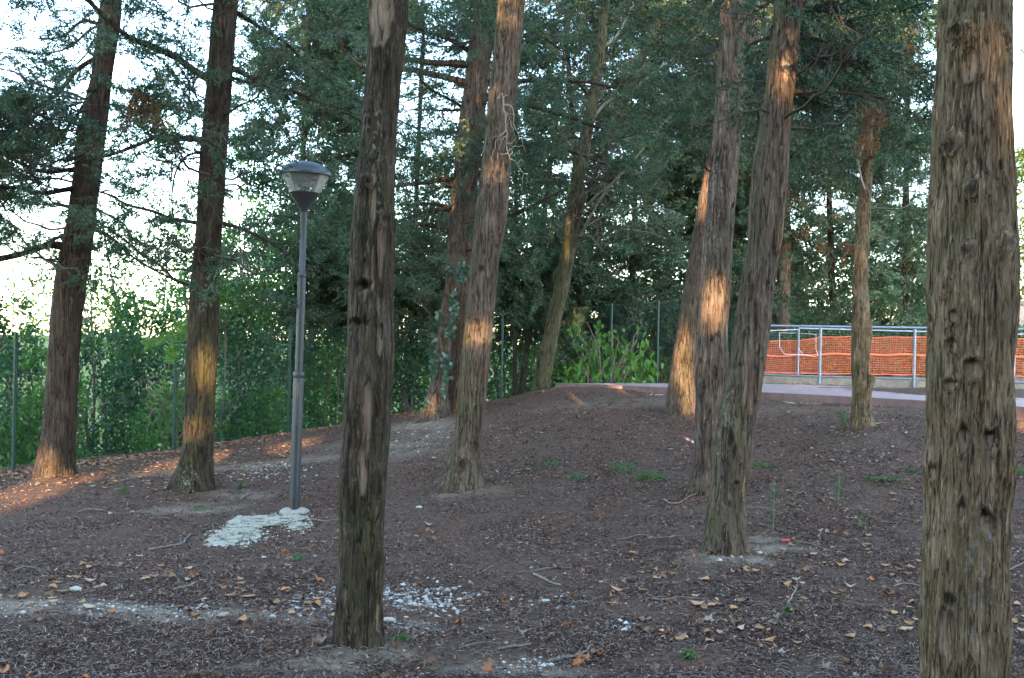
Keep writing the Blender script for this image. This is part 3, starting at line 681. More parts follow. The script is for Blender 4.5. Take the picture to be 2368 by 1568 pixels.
trunk('K', 'conifer_tree', 'largest trunk at the right edge, deeply fissured bark with pale hollow knots', BK_BIG,
      [(2120, 2332, 1760), (2126, 2331, 1620), (2130, 2330, 1500), (2136, 2331, 1350), (2138, 2334, 1200), (2140, 2340, 1050), (2143, 2338, 900), (2146, 2336, 838), (2150, 2340, 700), (2153, 2342, 600), (2155, 2338, 515), (2158, 2333, 368), (2165, 2332, 250), (2169, 2333, 184), (2175, 2336, 37), (2178, 2338, -60), (2188, 2340, -300)], 4.06,
      seg=260, dz=.008, amp=.0095, kf=38, kz=4.5, flare=.12, scars=4, moss_left=.35, top=9,
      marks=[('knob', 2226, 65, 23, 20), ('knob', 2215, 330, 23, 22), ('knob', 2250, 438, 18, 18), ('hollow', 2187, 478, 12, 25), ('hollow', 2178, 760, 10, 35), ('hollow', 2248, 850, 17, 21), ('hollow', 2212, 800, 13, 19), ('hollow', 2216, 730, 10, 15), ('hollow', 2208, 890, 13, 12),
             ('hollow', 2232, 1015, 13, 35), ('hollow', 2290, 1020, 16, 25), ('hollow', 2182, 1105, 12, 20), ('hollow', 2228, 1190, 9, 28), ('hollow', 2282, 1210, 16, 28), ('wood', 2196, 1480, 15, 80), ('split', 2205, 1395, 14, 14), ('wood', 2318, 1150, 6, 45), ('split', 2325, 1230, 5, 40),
             ('split', 2165, 600, 3, 60), ('split', 2240, 300, 4, 50), ('split', 2270, 560, 4, 30), ('lichen', 2190, 545, 16, 22), ('lichen', 2230, 600, 14, 12), ('lichen', 2145, 500, 8, 14), ('lichen', 2232, 1100, 10, 12), ('lichen', 2150, 1400, 10, 50), ('knob', 2330, 560, 16, 20), ('knob', 2240, 580, 16, 18),
             ('split', 2300, 700, 4, 70), ('split', 2180, 640, 3, 50), ('knob', 2205, 660, 13, 15), ('wood', 2290, 330, 16, 60), ('wood', 2245, 150, 20, 40), ('knob', 2335, 90, 13, 18), ('split', 2320, 380, 6, 16), ('split', 2150, 900, 3, 60), ('lichen', 2270, 1300, 40, 200)])
# dead trunk stubs of the snag
def stub(key, pts, r0p, r1p):
    T = TREES[key]; P = catmull([at(x, y, T['Y'] - .04) for x, y in pts], 14); u = np.linspace(0, 1, 14); mb = MB()
    mb.tube(P - T['base'][None], (r0p + (r1p - r0p) * u) / F * T['Y'] * (1 + .2 * (vn(P * 14) - .5)), 12)
    o = mb.build('broken_stub', BK_BIG, T['root'], True); set_mask(o)
stub('J', [(1990, 860), (1999, 815), (2005, 775), (2008, 738)], 12, 9)
stub('J', [(1990, 955), (2001, 915), (2011, 888), (2018, 868)], 14, 8)
stub('J', [(1985, 700), (1976, 680), (1970, 655)], 6, 3)

# traced branches
def L_(key, rows):
    for r in rows: limb(key, *r)
L_('B', [([(492, 186), (440, 160), (400, 132), (350, 108), (300, 90), (240, 42), (185, -10)], 9, 5, BK_DARK, -.8),
         ([(528, 155), (570, 172), (620, 195), (700, 225), (790, 258), (840, 285)], 7, 2, BK_DARK, .8), ([(528, 178), (590, 190), (640, 196)], 4, 3, BK_DARK, .4),
         ([(535, 22), (600, 62), (660, 100), (700, 140), (770, 190), (840, 240)], 5, 2, BK_DARK, .9), ([(480, 325), (420, 318), (375, 314), (330, 330), (240, 362), (190, 372)], 7, 3, BK_DARK, .5),
         ([(505, 515), (560, 530), (620, 562), (680, 600), (760, 640)], 5, 2, BK_DARK, -.8), ([(455, 665), (400, 640), (350, 600), (280, 545), (220, 510)], 4, 2, BK_DARK, .4),
         ([(470, 520), (420, 508), (370, 492), (290, 470), (228, 448)], 5, 3, BK_DARK, .7), ([(470, 350), (430, 362), (408, 400), (400, 460), (412, 540)], 3, 1.5, BK_DARK, -.5), ([(505, 610), (530, 612), (560, 625)], 3, 1, BK_DARK, 0)])
L_('A', [([(190, 390), (150, 394), (110, 396), (60, 380), (0, 352), (-60, 330)], 6, 3, BK_DARK, -.5), ([(180, 435), (140, 440), (90, 446), (40, 432), (-30, 440)], 7, 3, BK_DARK, -.8),
         ([(165, 575), (120, 566), (90, 572), (40, 590), (-10, 598), (-60, 590)], 9, 6, BK_DARK, -.6), ([(165, 540), (130, 552), (100, 570), (70, 585)], 5, 2, BK_DARK, .5), ([(255, 208), (225, 207), (203, 208)], 5, 4, BK_DARK, -.2),
         ([(215, 478), (250, 500), (290, 530), (300, 570), (290, 600)], 3, 1.5, BK_DARK, -.3), ([(200, 525), (250, 548), (300, 585), (360, 630), (410, 650)], 4, 2, BK_DARK, -.4), ([(232, 130), (180, 160), (130, 220), (60, 260), (0, 270)], 6, 2, BK_DARK, -.6), ([(240, 60), (190, 50), (150, 80), (100, 90)], 5, 2, BK_DARK, .5)])
L_('E', [([(1092, 152), (1060, 150), (1000, 147), (950, 138), (900, 120), (860, 100)], 10, 4, BK_GREY, -.6), ([(1095, 200), (1050, 186), (990, 172), (930, 158), (860, 165), (800, 120), (785, 80)], 9, 3, BK_GREY, -.9),
         ([(1085, 258), (1040, 232), (985, 200), (960, 160)], 4, 2, BK_DARK, -.4), ([(1080, 255), (1020, 256), (950, 254)], 4, 2, BK_DARK, .4), ([(1070, 425), (1030, 418), (990, 420), (950, 424), (900, 430)], 8, 3, BK_WARM, -.4),
         ([(1068, 435), (1020, 436), (970, 450), (930, 440)], 4, 2, BK_GREY, .3), ([(1060, 490), (1030, 480), (990, 470), (930, 472)], 6, 3, BK_DARK, -.4), ([(1060, 492), (1010, 486), (960, 500), (900, 520)], 5, 3, BK_GREY, .5),
         ([(1050, 540), (1000, 524), (950, 522), (915, 545), (900, 570)], 7, 4, BK_GREY, -.5), ([(1100, 130), (1050, 100), (1000, 78), (950, 60), (920, 30)], 6, 2, BK_DARK, -.4), ([(1120, 190), (1200, 190), (1260, 186), (1340, 188), (1420, 205)], 7, 3, BK_DARK, .6),
         ([(1115, 225), (1200, 236), (1260, 258), (1340, 278), (1400, 300)], 7, 3, BK_DARK, .4), ([(1100, 300), (1200, 330), (1300, 345), (1400, 380)], 5, 2, BK_DARK, 1.), ([(1090, 520), (1180, 500), (1240, 470), (1300, 440)], 6, 3, BK_DARK, .6), ([(1045, 700), (1010, 680), (960, 650), (920, 640)], 4, 2, BK_GREY, .5), ([(1120, 80), (1180, 60), (1240, 80), (1300, 120)], 5, 2, BK_DARK, .8)])
L_('F', [([(1305, 600), (1325, 560), (1350, 462), (1379, 397), (1431, 276), (1467, 191), (1504, 107), (1556, 37), (1580, -40)], 6.5, 2.5, BK_GREEN, -.6), ([(1340, 545), (1357, 515), (1401, 441), (1467, 368), (1558, 257), (1620, 190)], 3.2, 1.5, M_STEM, -1.1),
         ([(1365, 280), (1400, 240), (1467, 202), (1558, 129), (1640, 60)], 4, 2, M_STEM, .8), ([(1335, 545), (1360, 520), (1412, 496), (1497, 478), (1560, 490)], 2.6, 1.2, M_STEM, -.9), ([(1345, 490), (1370, 460), (1412, 426), (1460, 405), (1497, 390)], 2.6, 1.2, M_STEM, -.5),
         ([(1385, 110), (1420, 90), (1450, 40), (1480, -20)], 4, 2, M_STEM, .5), ([(1380, 250), (1340, 200), (1290, 170), (1240, 150)], 3, 1.5, BK_DARK, .5), ([(1365, 330), (1320, 320), (1270, 350), (1230, 360)], 3, 1.5, BK_DARK, -.3), ([(1370, 240), (1310, 220), (1250, 175), (1215, 100)], 3, 1.2, M_STEM, -.5)])
L_('I', [([(1830, 212), (1880, 216), (1930, 218), (1990, 224), (2050, 238), (2100, 262), (2150, 300)], 5, 1.5, BK_WARM, -.5), ([(1840, 88), (1880, 92), (1930, 108), (1980, 140)], 5, 2, BK_DARK, .5), ([(1765, 235), (1740, 236), (1712, 248)], 4, 3, BK_GREY, .8), ([(1775, 90), (1745, 100), (1715, 118)], 4, 3, BK_DARK, .8)])
L_('H', [([(1660, 110), (1640, 60), (1655, 20), (1700, -20)], 3, 1.5, BK_GREY, -.3), ([(1645, 400), (1630, 380), (1600, 350), (1570, 345)], 2.5, 1, BK_DARK, -.2)])
L_('J', [([(1998, 330), (1985, 370), (1990, 410), (1998, 440)], 3, 2, M_STICKL, -.4), ([(2008, 150), (2040, 110), (2090, 50), (2130, 0)], 3, 1.5, BK_DARK, .3), ([(2005, 300), (1960, 260), (1930, 220), (1900, 180)], 2.5, 1.5, BK_DARK, .3)])
# the pale dead twig hanging in the sun
T = TREES['D']; segs = []
mainp = [(1163, 222), (1168, 262), (1172, 300), (1171, 335), (1176, 362), (1196, 380), (1207, 400), (1205, 440)]
def twp(pts, r0p, r1p):
    P = catmull([at(x, y, T['Y'] - .38) + np.array([0, rng.uniform(-.05, .05), 0]) for x, y in pts], 4 * len(pts)); P[1:-1] += rng.normal(size=(len(P) - 2, 3)) * .006; segs.append((P - T['base'], np.linspace(r0p, r1p, len(P)) / F * T['Y'] * .55))
twp([(1150, 230), (1158, 220)] + mainp, 4, 1.2)
for a in [[(1163, 240), (1182, 250), (1190, 290), (1205, 325), (1212, 340)], [(1165, 238), (1180, 243), (1186, 252)], [(1163, 225), (1174, 215), (1176, 200)], [(1172, 300), (1150, 320), (1143, 345), (1135, 372)], [(1172, 310), (1160, 325), (1152, 350), (1150, 370)],
          [(1176, 350), (1190, 340), (1210, 338), (1216, 352)], [(1176, 358), (1160, 356), (1148, 362)], [(1165, 250), (1178, 275), (1186, 305), (1196, 330)], [(1172, 305), (1150, 312), (1130, 320)], [(1196, 380), (1203, 372), (1215, 378)], [(1168, 262), (1183, 262), (1192, 266)], [(1176, 362), (1190, 354), (1205, 356)], [(1171, 330), (1185, 330), (1190, 318)]]:
    twp(a, 2, .8)
V, Fq = strip_tubes(segs, 5); obj('dead_twig', mesh_np('dead_twig', V, Fq, M_STICKL, smooth=True), T['root'])

T = TREES['F']; segs = []
for _ in range(170):
    x0 = rng.uniform(1290, 1500); y0 = rng.uniform(120, 560); a = rng.uniform(-2.6, -.4) if rng.random() < .7 else rng.uniform(.2, 2.9); L = rng.uniform(25, 95); kx = rng.normal() * .25
    xx = [x0, x0 + math.cos(a) * L * .5 + kx * L * .5, x0 + math.cos(a + .4 * kx) * L]; yy = [y0, y0 + math.sin(a) * L * .5, y0 + math.sin(a) * L]
    dd = T['Y'] + rng.uniform(-.9, .9); P = catmull([at(x, y, dd) for x, y in zip(xx, yy)], 7); P[1:-1] += rng.normal(size=(5, 3)) * .012; segs.append((P - T['base'], np.linspace(.006, .0025, 7)))
V, Fq = strip_tubes(segs, 4); tag(obj('bare_twigs', mesh_np('bare_twigs', V, Fq, M_STICK, smooth=True), T['root']), kind='stuff')
for key, n_, (xa, xb), (ya, yb) in (('E', 70, (900, 1250), (60, 480)), ('J', 50, (1860, 2080), (330, 620)), ('B', 30, (300, 470), (420, 640))):
    T = TREES[key]; segs = []
    for _ in range(n_):
        x0 = rng.uniform(xa, xb); y0 = rng.uniform(ya, yb); a = rng.uniform(0, 6.28); L = rng.uniform(30, 90) * 12 / T['Y']; dd = T['Y'] + rng.uniform(-.5, .8)
        P = catmull([at(x0, y0, dd), at(x0 + math.cos(a) * L * .5, y0 + math.sin(a) * L * .5 + 4, dd), at(x0 + math.cos(a + .4) * L, y0 + math.sin(a + .4) * L, dd)], 7); P[1:-1] += rng.normal(size=(5, 3)) * .012; segs.append((P - T['base'], np.linspace(.005, .002, 7)))
    V, Fq = strip_tubes(segs, 4); tag(obj('bare_twigs', mesh_np('bare_twigs', V, Fq, M_STICK, smooth=True), T['root']), kind='stuff')

# background conifers, beyond the path and the green fence
def bg_tree(key, label, xb, yb, xt, wd, Y, name='conifer_tree', mat=BK_DARK, top=9.5, bend=0):
    q = at(xb, yb, Y); zb = float(gz(q[0], q[1])[0])
    pr = []
    for t in np.linspace(0, 1, 7):
        y = yb + (-60 - yb) * t; x = xb + (xt - xb) * t + bend * math.sin(t * math.pi); ww = wd * (1 - .5 * t); ww *= (.72 if key != 'b8' else 1); pr.append((x - ww / 2, x + ww / 2, y))
    # carry the foot down to the ground there
    P0 = at(xb, yb, Y)
    if zb < P0[2] - .1:
        pxs, pys = proj(np.array([[P0[0], Y, zb]])); pr = [(pxs[0] - wd * .55, pxs[0] + wd * .55, float(pys[0]))] + pr
    trunk(key, name, label, mat, pr, Y, seg=24, dz=.08, amp=.01, kf=8, scars=3, top=top, group='conifers behind the fence and the path')
bg_tree('b1', 'conifer behind the lamp post, its thin dark trunk hidden by the pole', 672, 970, 720, 26, 23.5)
bg_tree('b2', 'conifer behind the nearest mossy trunk, thin stem in the hedge', 940, 950, 985, 22, 25.5)
bg_tree('b3', 'slim upright conifer stem between the central trunk and the leaning slender one', 1190, 900, 1196, 16, 23.2)
bg_tree('b4', 'slim conifer stem leaning right, close left of the slender leaning trunk', 1205, 905, 1330, 20, 23.8)
bg_tree('b5', 'conifer stem behind the left end of the paved path, leaning left', 1362, 880, 1300, 22, 24.2)
bg_tree('b6', 'dark conifer rising above the large leaved shrub, right of the slender leaning trunk', 1450, 880, 1490, 20, 25.5)
bg_tree('b7', 'conifer directly behind the pair of trunks right of centre', 1600, 870, 1590, 24, 27)
bg_tree('b8', 'straight reddish trunk standing behind the railing where the orange netting sags', 1810, 870, 1815, 36, 25.8, mat=BK_WARM)
bg_tree('b9', 'conifer behind the railing, between the snag and the straight reddish trunk', 1930, 860, 1900, 22, 28)
bg_tree('b10', 'conifer with pale hanging foliage behind the netting, left of the largest trunk', 2090, 860, 2100, 26, 27)

# ------------------------------------------------------------------ conifer crowns
OWN = {  # key: (centre x, spread, y centre, y spread, share, protos, area, depth jitter, material)
 'A': (110, 190, 260, 330, 1.0, 'N', 1.5), 'B': (420, 210, 250, 330, 1.0, 'N', 1.5), 'E': (1080, 190, 250, 330, .42, 'N', 1.6), 'F': (1400, 160, 150, 330, .30, 'N', 1.2),
 'I': (1850, 170, 80, 240, .55, 'N', 1.0), 'J': (2010, 110, 260, 280, .5, 'N', 1.2), 'G': (1690, 120, 80, 230, .4, 'N', 1.2),
 'b1': (690, 130, 300, 420, 1.0, 'F', 1.6), 'b2': (900, 120, 300, 420, .55, 'F', 1.6), 'b3': (1160, 110, 350, 420, .6, 'F', 1.5), 'b4': (1290, 100, 350, 420, .7, 'F', 1.5), 'b5': (1370, 90, 420, 420, .8, 'F', 1.5),
 'b6': (1480, 100, 350, 420, 1.0, 'F', 1.6), 'b7': (1600, 100, 350, 420, 1.0, 'F', 1.6), 'b8': (1760, 110, 350, 420, 1.0, 'F', 1.6), 'b9': (1910, 110, 350, 420, 1.0, 'F', 1.6), 'b10': (2080, 110, 400, 420, 1.0, 'F', 1.6)}
keys = list(OWN)
def crown_samples():
    res = {k: [] for k in keys}
    Np = 260000; px = rng.uniform(-160, 2480, Np); py = rng.uniform(-420, 900, Np)
    A_tot = (2640 * 1320) / Np
    cv = cover(px, py); cv = np.where(py < 0, cv * .85, cv)
    tau = -np.log(1 - cv) * np.interp(px, [300, 700, 1500, 1800], [1.25, 1.6, 1.6, 1.9])
    W = []
    for k in keys:
        cx, sx, cy, sy, sh, pr, dj = OWN[k]
        wv = sh * np.exp(-((px - cx) / sx) ** 2) * np.where(py < cy, 1, np.exp(-((py - cy) / sy) ** 4))
        W.append(wv)
    W = np.array(W); tot = W.sum(0) + 1e-6
    Wn = W / np.maximum(tot, .35)
    for i, k in enumerate(keys):
        cx, sx, cy, sy, sh, pr, dj = OWN[k]; Y = TREES[k]['Y']
        area = (AREA_N if pr == 'N' else AREA_F) * (F / Y) ** 2
        pc = tau * Wn[i] * A_tot / area
        Yj = Y + rng.normal(size=Np) * dj * .6
        P = atv(px, py, Yj)
        n1 = vn(P * 1.15 + 3.3 * i); n2 = vn(P * 2.9 + i)
        cl = np.clip((n1 * .62 + n2 * .38 - .40) * 7.5, 0, 3.2)
        pick = rng.random(Np) < pc * cl * 1.12
        res[k] = P[pick]
    return res
CR = crown_samples()
def in_front(P):                              # the photo shows these stems free of sprays
    px, py = proj(P); bad = (P[:, 1] < 11.2) & (np.abs(px - 702) < 85) & (py > 340) & (py < 1200)
    for k, top, w_, pr in (('C', -90, 75, 1), ('D', -90, 55, 1), ('H', 60, 52, .95), ('I', -90, 58, 1), ('J', 170, 34, .9), ('K', -90, 110, 1), ('E', 80, 40, .7), ('F', -90, 32, .93), ('A', -90, 44, .6), ('B', -90, 46, .75), ('G', 120, 40, .5)):
        Q = TREES[k]['Q']; x = np.interp(P[:, 2], Q[:, 2], Q[:, 0]); qy = np.interp(P[:, 2], Q[:, 2], Q[:, 1])
        tp, _ = proj(np.stack([x * P[:, 1] / P[:, 1], qy, P[:, 2]], 1)); x2 = np.interp(1.6 + (P[:, 2] - 1.6) / P[:, 1] * TREES[k]['Y'], Q[:, 2], Q[:, 0]); tp = CX + F * x2 / TREES[k]['Y'] 
        bad |= (P[:, 1] < TREES[k]['Y'] + .1) & (np.abs(px - tp) < w_) & (py > top) & (rng.random(len(P)) < pr)
    return bad
def make_crown(key, P, pr, mat, extra=True, name='crown', up=False, keepz=None):
    T = TREES[key]; Q = T['Q']
    P = P[~open_to_sun(P, .8, 1.0)]
    if name == 'crown' and len(P): P = P[~in_front(P)]
    if len(P) < 4: return
    tx = np.interp(P[:, 2], Q[:, 2], Q[:, 0]); ty = np.interp(P[:, 2], Q[:, 2], Q[:, 1])
    d = np.stack([P[:, 0] - tx, P[:, 1] - ty, 0 * tx], 1); dist = np.linalg.norm(d, axis=1)
    D = unit(d) + rng.normal(size=P.shape) * .45; D[:, 2] += rng.uniform(-.45, .25, len(P))
    V, Fq, Rn = place_sprigs(P, D, PROTO_N if pr == 'N' else PROTO_F)
    # boughs that carry the sprays
    cell = np.floor(P / 1.0).astype(int); segs = []
    key_ = cell[:, 0] * 10007 + cell[:, 1] * 101 + cell[:, 2]
    for kk in np.unique(key_):
        m = np.where(key_ == kk)[0]
        c = P[m].mean(0); t_ = np.hypot(c[0] - np.interp(c[2], Q[:, 2], Q[:, 0]), c[1] - np.interp(c[2], Q[:, 2], Q[:, 1]))
        z0 = np.clip(c[2] - rng.uniform(-.25, .45) * t_, T['base'][2] + 1.2, Q[-1, 2] - .2)
        s0 = np.array([np.interp(z0, Q[:, 2], Q[:, 0]), np.interp(z0, Q[:, 2], Q[:, 1]), z0])
        mid = (s0 + c) / 2 + rng.normal(size=3) * .12 * t_ * np.array([.5, .5, .5]) + np.array([0, 0, -.06 * t_])
        pts = catmull([s0, mid, c], 9); pts[1:-1] += rng.normal(size=(7, 3)) * .02
        if len(m) >= 4: segs.append((pts, np.linspace(.010 + .006 * t_, .006, 9)))
        for j in m[:60]:
            a = c + (s0 - c) * rng.uniform(0, .5); a = pts[int(rng.integers(4, 9))]
            segs.append((catmull([a, (a + P[j]) / 2 + rng.normal(size=3) * .06, P[j]], 4), np.linspace(.0055, .003, 4)))
    if segs:
        V2, F2 = strip_tubes(segs, 3); Fq = np.concatenate([Fq, F2 + len(V)]); V = np.concatenate([V, V2]); Rn = np.concatenate([Rn, np.full(len(F2), 2.0)])
    me = mesh_np(name, V - T['base'][None], Fq, mat, {'rnd': ('FACE', 'FLOAT', Rn)})
    obj(name, me, T['root'])
PALEK = {'b10', 'b9', 'b2'}; MIDK = {'b1', 'b3', 'b5', 'b6', 'b7', 'b8', 'E', 'F'}  # lighter leaves on far conifers, partly haze put into the colour
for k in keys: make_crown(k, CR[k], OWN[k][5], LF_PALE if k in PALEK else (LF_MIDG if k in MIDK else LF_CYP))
# small loose crowns over C, D, H and K above the frame, and rust-coloured dead sprays
def high_crown(key, n, z0, z1, rad):
    T = TREES[key]; z = rng.uniform(z0, z1, n); a = rng.uniform(0, 2 * np.pi, n); r = rad * np.sqrt(rng.random(n)) * (1.1 - .5 * (z - z0) / (z1 - z0))
    x = np.interp(z, T['Q'][:, 2], T['Q'][:, 0]) + r * np.cos(a); y = np.interp(z, T['Q'][:, 2], T['Q'][:, 1]) + r * np.sin(a)
    P = np.stack([x, y, z], 1); X, Yp = proj(P); P = P[(Yp < -20) | (P[:, 1] < .5)]
    make_crown(key, P, 'F', LF_CYP)
high_crown('D', 160, 5.6, 10, 1.6); high_crown('H', 160, 5.4, 10, 1.6); high_crown('K', 150, 4.6, 9, 1.7)
def spray_at(key, name, label_pts, mat):
    P = []
    for (px, py, sx, sy, n) in label_pts:
        T = TREES[key]; P.append(atv(px + rng.normal(size=n) * sx, py + rng.normal(size=n) * sy, np.full(n, T['Y'] - .8) + rng.normal(size=n) * .15))
    P = np.concatenate(P); D = rng.normal(size=P.shape) * .4 + np.array([.2, 0, -1.0])
    V, Fq, Rn = place_sprigs(P, D, PROTO_N, scale=(.6, 1.)); T = TREES[key]
    me = mesh_np(name, V - T['base'][None], Fq, mat, {'rnd': ('FACE', 'FLOAT', Rn)}); obj(name, me, T['root'])
spray_at('b6', 'dead_spray', [(1425, 640, 12, 30, 16), (1432, 675, 8, 12, 6)], LF_RUST)
spray_at('b8', 'dead_spray', [(1870, 470, 30, 30, 10), (1920, 560, 40, 30, 10)], LF_RUST)
spray_at('B', 'dead_spray', [(300, 210, 14, 8, 8), (345, 245, 20, 10, 4)], LF_RUST)
spray_at('J', 'dead_spray', [(1940, 80, 12, 8, 4), (2010, 240, 8, 12, 5), (2090, 100, 10, 12, 5), (2000, 300, 8, 8, 4), (1700, 60, 8, 8, 0)], LF_RUST)

# ------------------------------------------------------------------ broad-leaved shrubs
def shrub(name, label, cx, top_y, hw, Y, mat, leaf=(.075, .04), tau=2.4, depth=None, group='evergreen shrubs in the hedge behind the green fence', cat='shrub', droop=.2, base_py=None, gap=.36, stems=5, zfoot=None, yj=0):
    cen = at(cx, top_y, Y); zt = cen[2]; zb = float(gz(cen[0], cen[1])[0]) if zfoot is None else zfoot
    rx = hw / F * Y; rd = depth or min(1.1, rx); H = zt - zb
    leafA = leaf[0] * leaf[1] / 2 * .62; n = int(tau * (2 * rx) * H * .95 / leafA * 1.6)
    vis_z = max(zb, -1.6)
    n = int(n * (zt - vis_z) / H)
    u = rng.random(n) ** .85; z = vis_z + (zt - vis_z) * u
    prof = np.sqrt(np.clip(1 - ((u - .45) / .62) ** 2, 0.05, 1)); prof = np.where(u < .45, np.maximum(prof, .92), prof)
    a = rng.uniform(0, 2 * np.pi, n); rr = rng.random(n) ** .42
    x = cen[0] + rx * prof * rr * np.cos(a) * 1.05; y = Y + rd * prof * rr * np.sin(a)
    P = np.stack([x, y, z], 1) + rng.normal(size=(n, 3)) * .06
    nz = vn(P * 1.6 + cx) * .55 + vn(P * 4.5) * .45
    P = P[nz > gap + .05 + .10 * rng.random(n) + .10 * np.clip((P[:, 2] - zb) / max(H, .1) * 2 - 1.1, 0, 1)]; n = len(P)
    P = P[~open_to_sun(P, .6, 1.5)]; n = len(P)
    ax = rand_dirs(n); ax[:, 2] -= droop * 2; ax = unit(ax); sd = unit(np.cross(ax, rand_dirs(n)))
    V = diamonds(P, ax, sd, leaf[0] * rng.uniform(.6, 1.3, n), leaf[1] * rng.uniform(.7, 1.3, n))
    Rn = np.clip(rng.random(n) * .8 + (vn(P * 2.2) - .5) * .7 + .1, 0, .99)
    Fq = np.arange(4 * n).reshape(-1, 4)
    base = np.array([cen[0], Y, zb])
    t = thing(name, label, cat, tuple(base), group)
    obj('foliage', mesh_np('foliage', V - base, Fq, mat, {'rnd': ('FACE', 'FLOAT', Rn)}), t)
    segs = []
    for i in range(stems):
        e = np.array([cen[0] + rng.uniform(-.8, .8) * rx, Y + rng.uniform(-.5, .5) * rd, zb + H * rng.uniform(.55, .9)]); s0 = base + np.array([rng.uniform(-.3, .3) * rx, rng.uniform(-.2, .2), -.15])
        m_ = (s0 + e) / 2 + rng.normal(size=3) * .15; pts = catmull([s0, m_, e], 12); segs.append((pts - base, np.linspace(.035, .01, 12)))
        for _ in range(7):
            b0 = pts[int(rng.integers(4, 11))]; b1 = b0 + np.array([rng.uniform(-.6, .6), rng.uniform(-.4, .4), rng.uniform(.1, .7)]); segs.append((catmull([b0, (b0 + b1) / 2 + rng.normal(size=3) * .06, b1], 5) - base, np.linspace(.011, .005, 5)))
    V2, F2 = strip_tubes(segs, 6); obj('stem', mesh_np('stem', V2, F2, M_STICK, smooth=True), t)
    return t
SH = [
 (-60, 690, 90, 16.4, LF_LAUR, 'dark shrub at the far left edge, left of the first green fence post'),
 (40, 700, 60, 17.6, LF_LAUR, 'dark leafy shrub directly behind the first green fence post'),
 (110, 812, 80, 17.2, LF_BRT, 'low bright green shrub under the sky gap behind the leftmost big trunk'),
 (235, 650, 90, 18.6, LF_LAUR, 'glossy dark shrub just right of the leftmost big trunk'),
 (345, 655, 90, 19.4, LF_LAUR, 'glossy dark shrub left of the second green fence post'),
 (400, 900, 90, 18.4, LF_BRT, 'low bright green growth round the foot of the second green fence post'),
 (480, 640, 80, 21.0, LF_LAUR, 'tall leafy shrub behind the dark trunk left of the lamp post'),
 (570, 590, 80, 21.8, LF_LAUR, 'tall leafy shrub between the dark trunk and the lamp post'),
 (600, 900, 100, 21.6, LF_BRT, 'low bright undergrowth left of the lamp post pole'),
 (680, 600, 80, 23.2, LF_LAUR, 'tall leafy shrub directly behind the lamp post pole'),
 (765, 640, 80, 23.6, LF_BRT, 'bright green shrub between the lamp post and the nearest mossy trunk'),
 (850, 640, 80, 24.2, LF_LAUR, 'leafy shrub hidden behind the nearest mossy trunk'),
 (945, 600, 80, 24.2, LF_LAUR, 'dark leafy shrub right of the nearest mossy trunk'),
 (1040, 640, 80, 24.8, LF_BRT, 'leafy shrub behind the ivy clad double trunk'),
 (1150, 670, 80, 24.6, LF_LAUR, 'dark shrub just right of the central grey brown trunk'),
 (1250, 700, 70, 24.9, LF_LAUR, 'shrub behind the foot of the slender leaning trunk'),
 (1340, 690, 70, 25.2, LF_BRT, 'green shrub behind the left end of the paved path'),
 (1440, 720, 70, 25.6, LF_LAUR, 'shrub behind the large leaved plant at the path'),
 (1530, 700, 60, 26.2, LF_YEL, 'shrub with sunlight painted as yellow leaf colour, left of the trunk with the orange lit edge'),
 (1620, 690, 80, 27.2, LF_LAUR, 'shrub behind the pair of trunks right of centre'),
 (1725, 680, 80, 27.6, LF_LAUR, 'dark shrub at the left end of the orange netting'),
 (1840, 730, 80, 27.6, LF_BRT, 'green shrub behind the wire panel of the railing'),
 (1925, 715, 60, 28.2, LF_LAUR, 'dark shrub behind the railing left of the snag'),
 (2060, 700, 80, 28.2, LF_BRT, 'bright green shrub behind the netting right of the snag'),
 (2150, 690, 80, 28.4, LF_PALE, 'grey green shrub above the netting beside the largest trunk'),
 (2250, 640, 90, 30.0, LF_PALE, 'pale shrub hidden behind the largest trunk'),
]
RAISE = [20, 0, 0, 70, 15, 0, 110, 60, 0, 80, 90, 90, 60, 80, 60, 70, 50, 60, 40, 60, 50, 40, 0, 60, 60, 40]
for (cx, ty, hw, Y, mt, lb), up_ in zip(SH, RAISE):
    ty -= up_
    shrub('hedge_shrub' if mt is not LF_YEL else 'painted_sunlit_shrub', lb, cx, ty, hw, Y, mt, leaf=(.10, .055) if Y < 22 else (.10, .055), tau=2.0 if Y < 22 else 1.7,  # the yellow shrub has sunlight put into its leaf colour
          group='evergreen shrubs in the hedge behind the green fence' if Y < 27 else 'shrubs behind the railing')
shrub('large_leaved_shrub', 'shrub with large drooping green leaves hanging behind the left end of the path', 1400, 745, 115, 20.9, LF_BRT, leaf=(.16, .085), tau=1.3, depth=.5, droop=.9, group='', gap=.42, zfoot=.35)
shrub('yellow_tree', 'tall pale yellow green tree at the far right edge behind the largest trunk', 2370, 330, 95, 30, LF_YEL, leaf=(.14, .08), tau=1.6, group='', cat='tree', stems=7)
shrub('thin_birch', 'tall thin tree with sparse light green leaves between the two left trunks', 330, 200, 150, 22, LF_BRT, leaf=(.12, .055), tau=.30, group='', cat='tree', gap=.44, stems=4)
shrub('thin_birch', 'tall thin tree with sparse light green leaves just left of the lamp head', 570, 330, 60, 22.5, LF_BRT, leaf=(.12, .055), tau=.35, group='', cat='tree', gap=.44, stems=3)
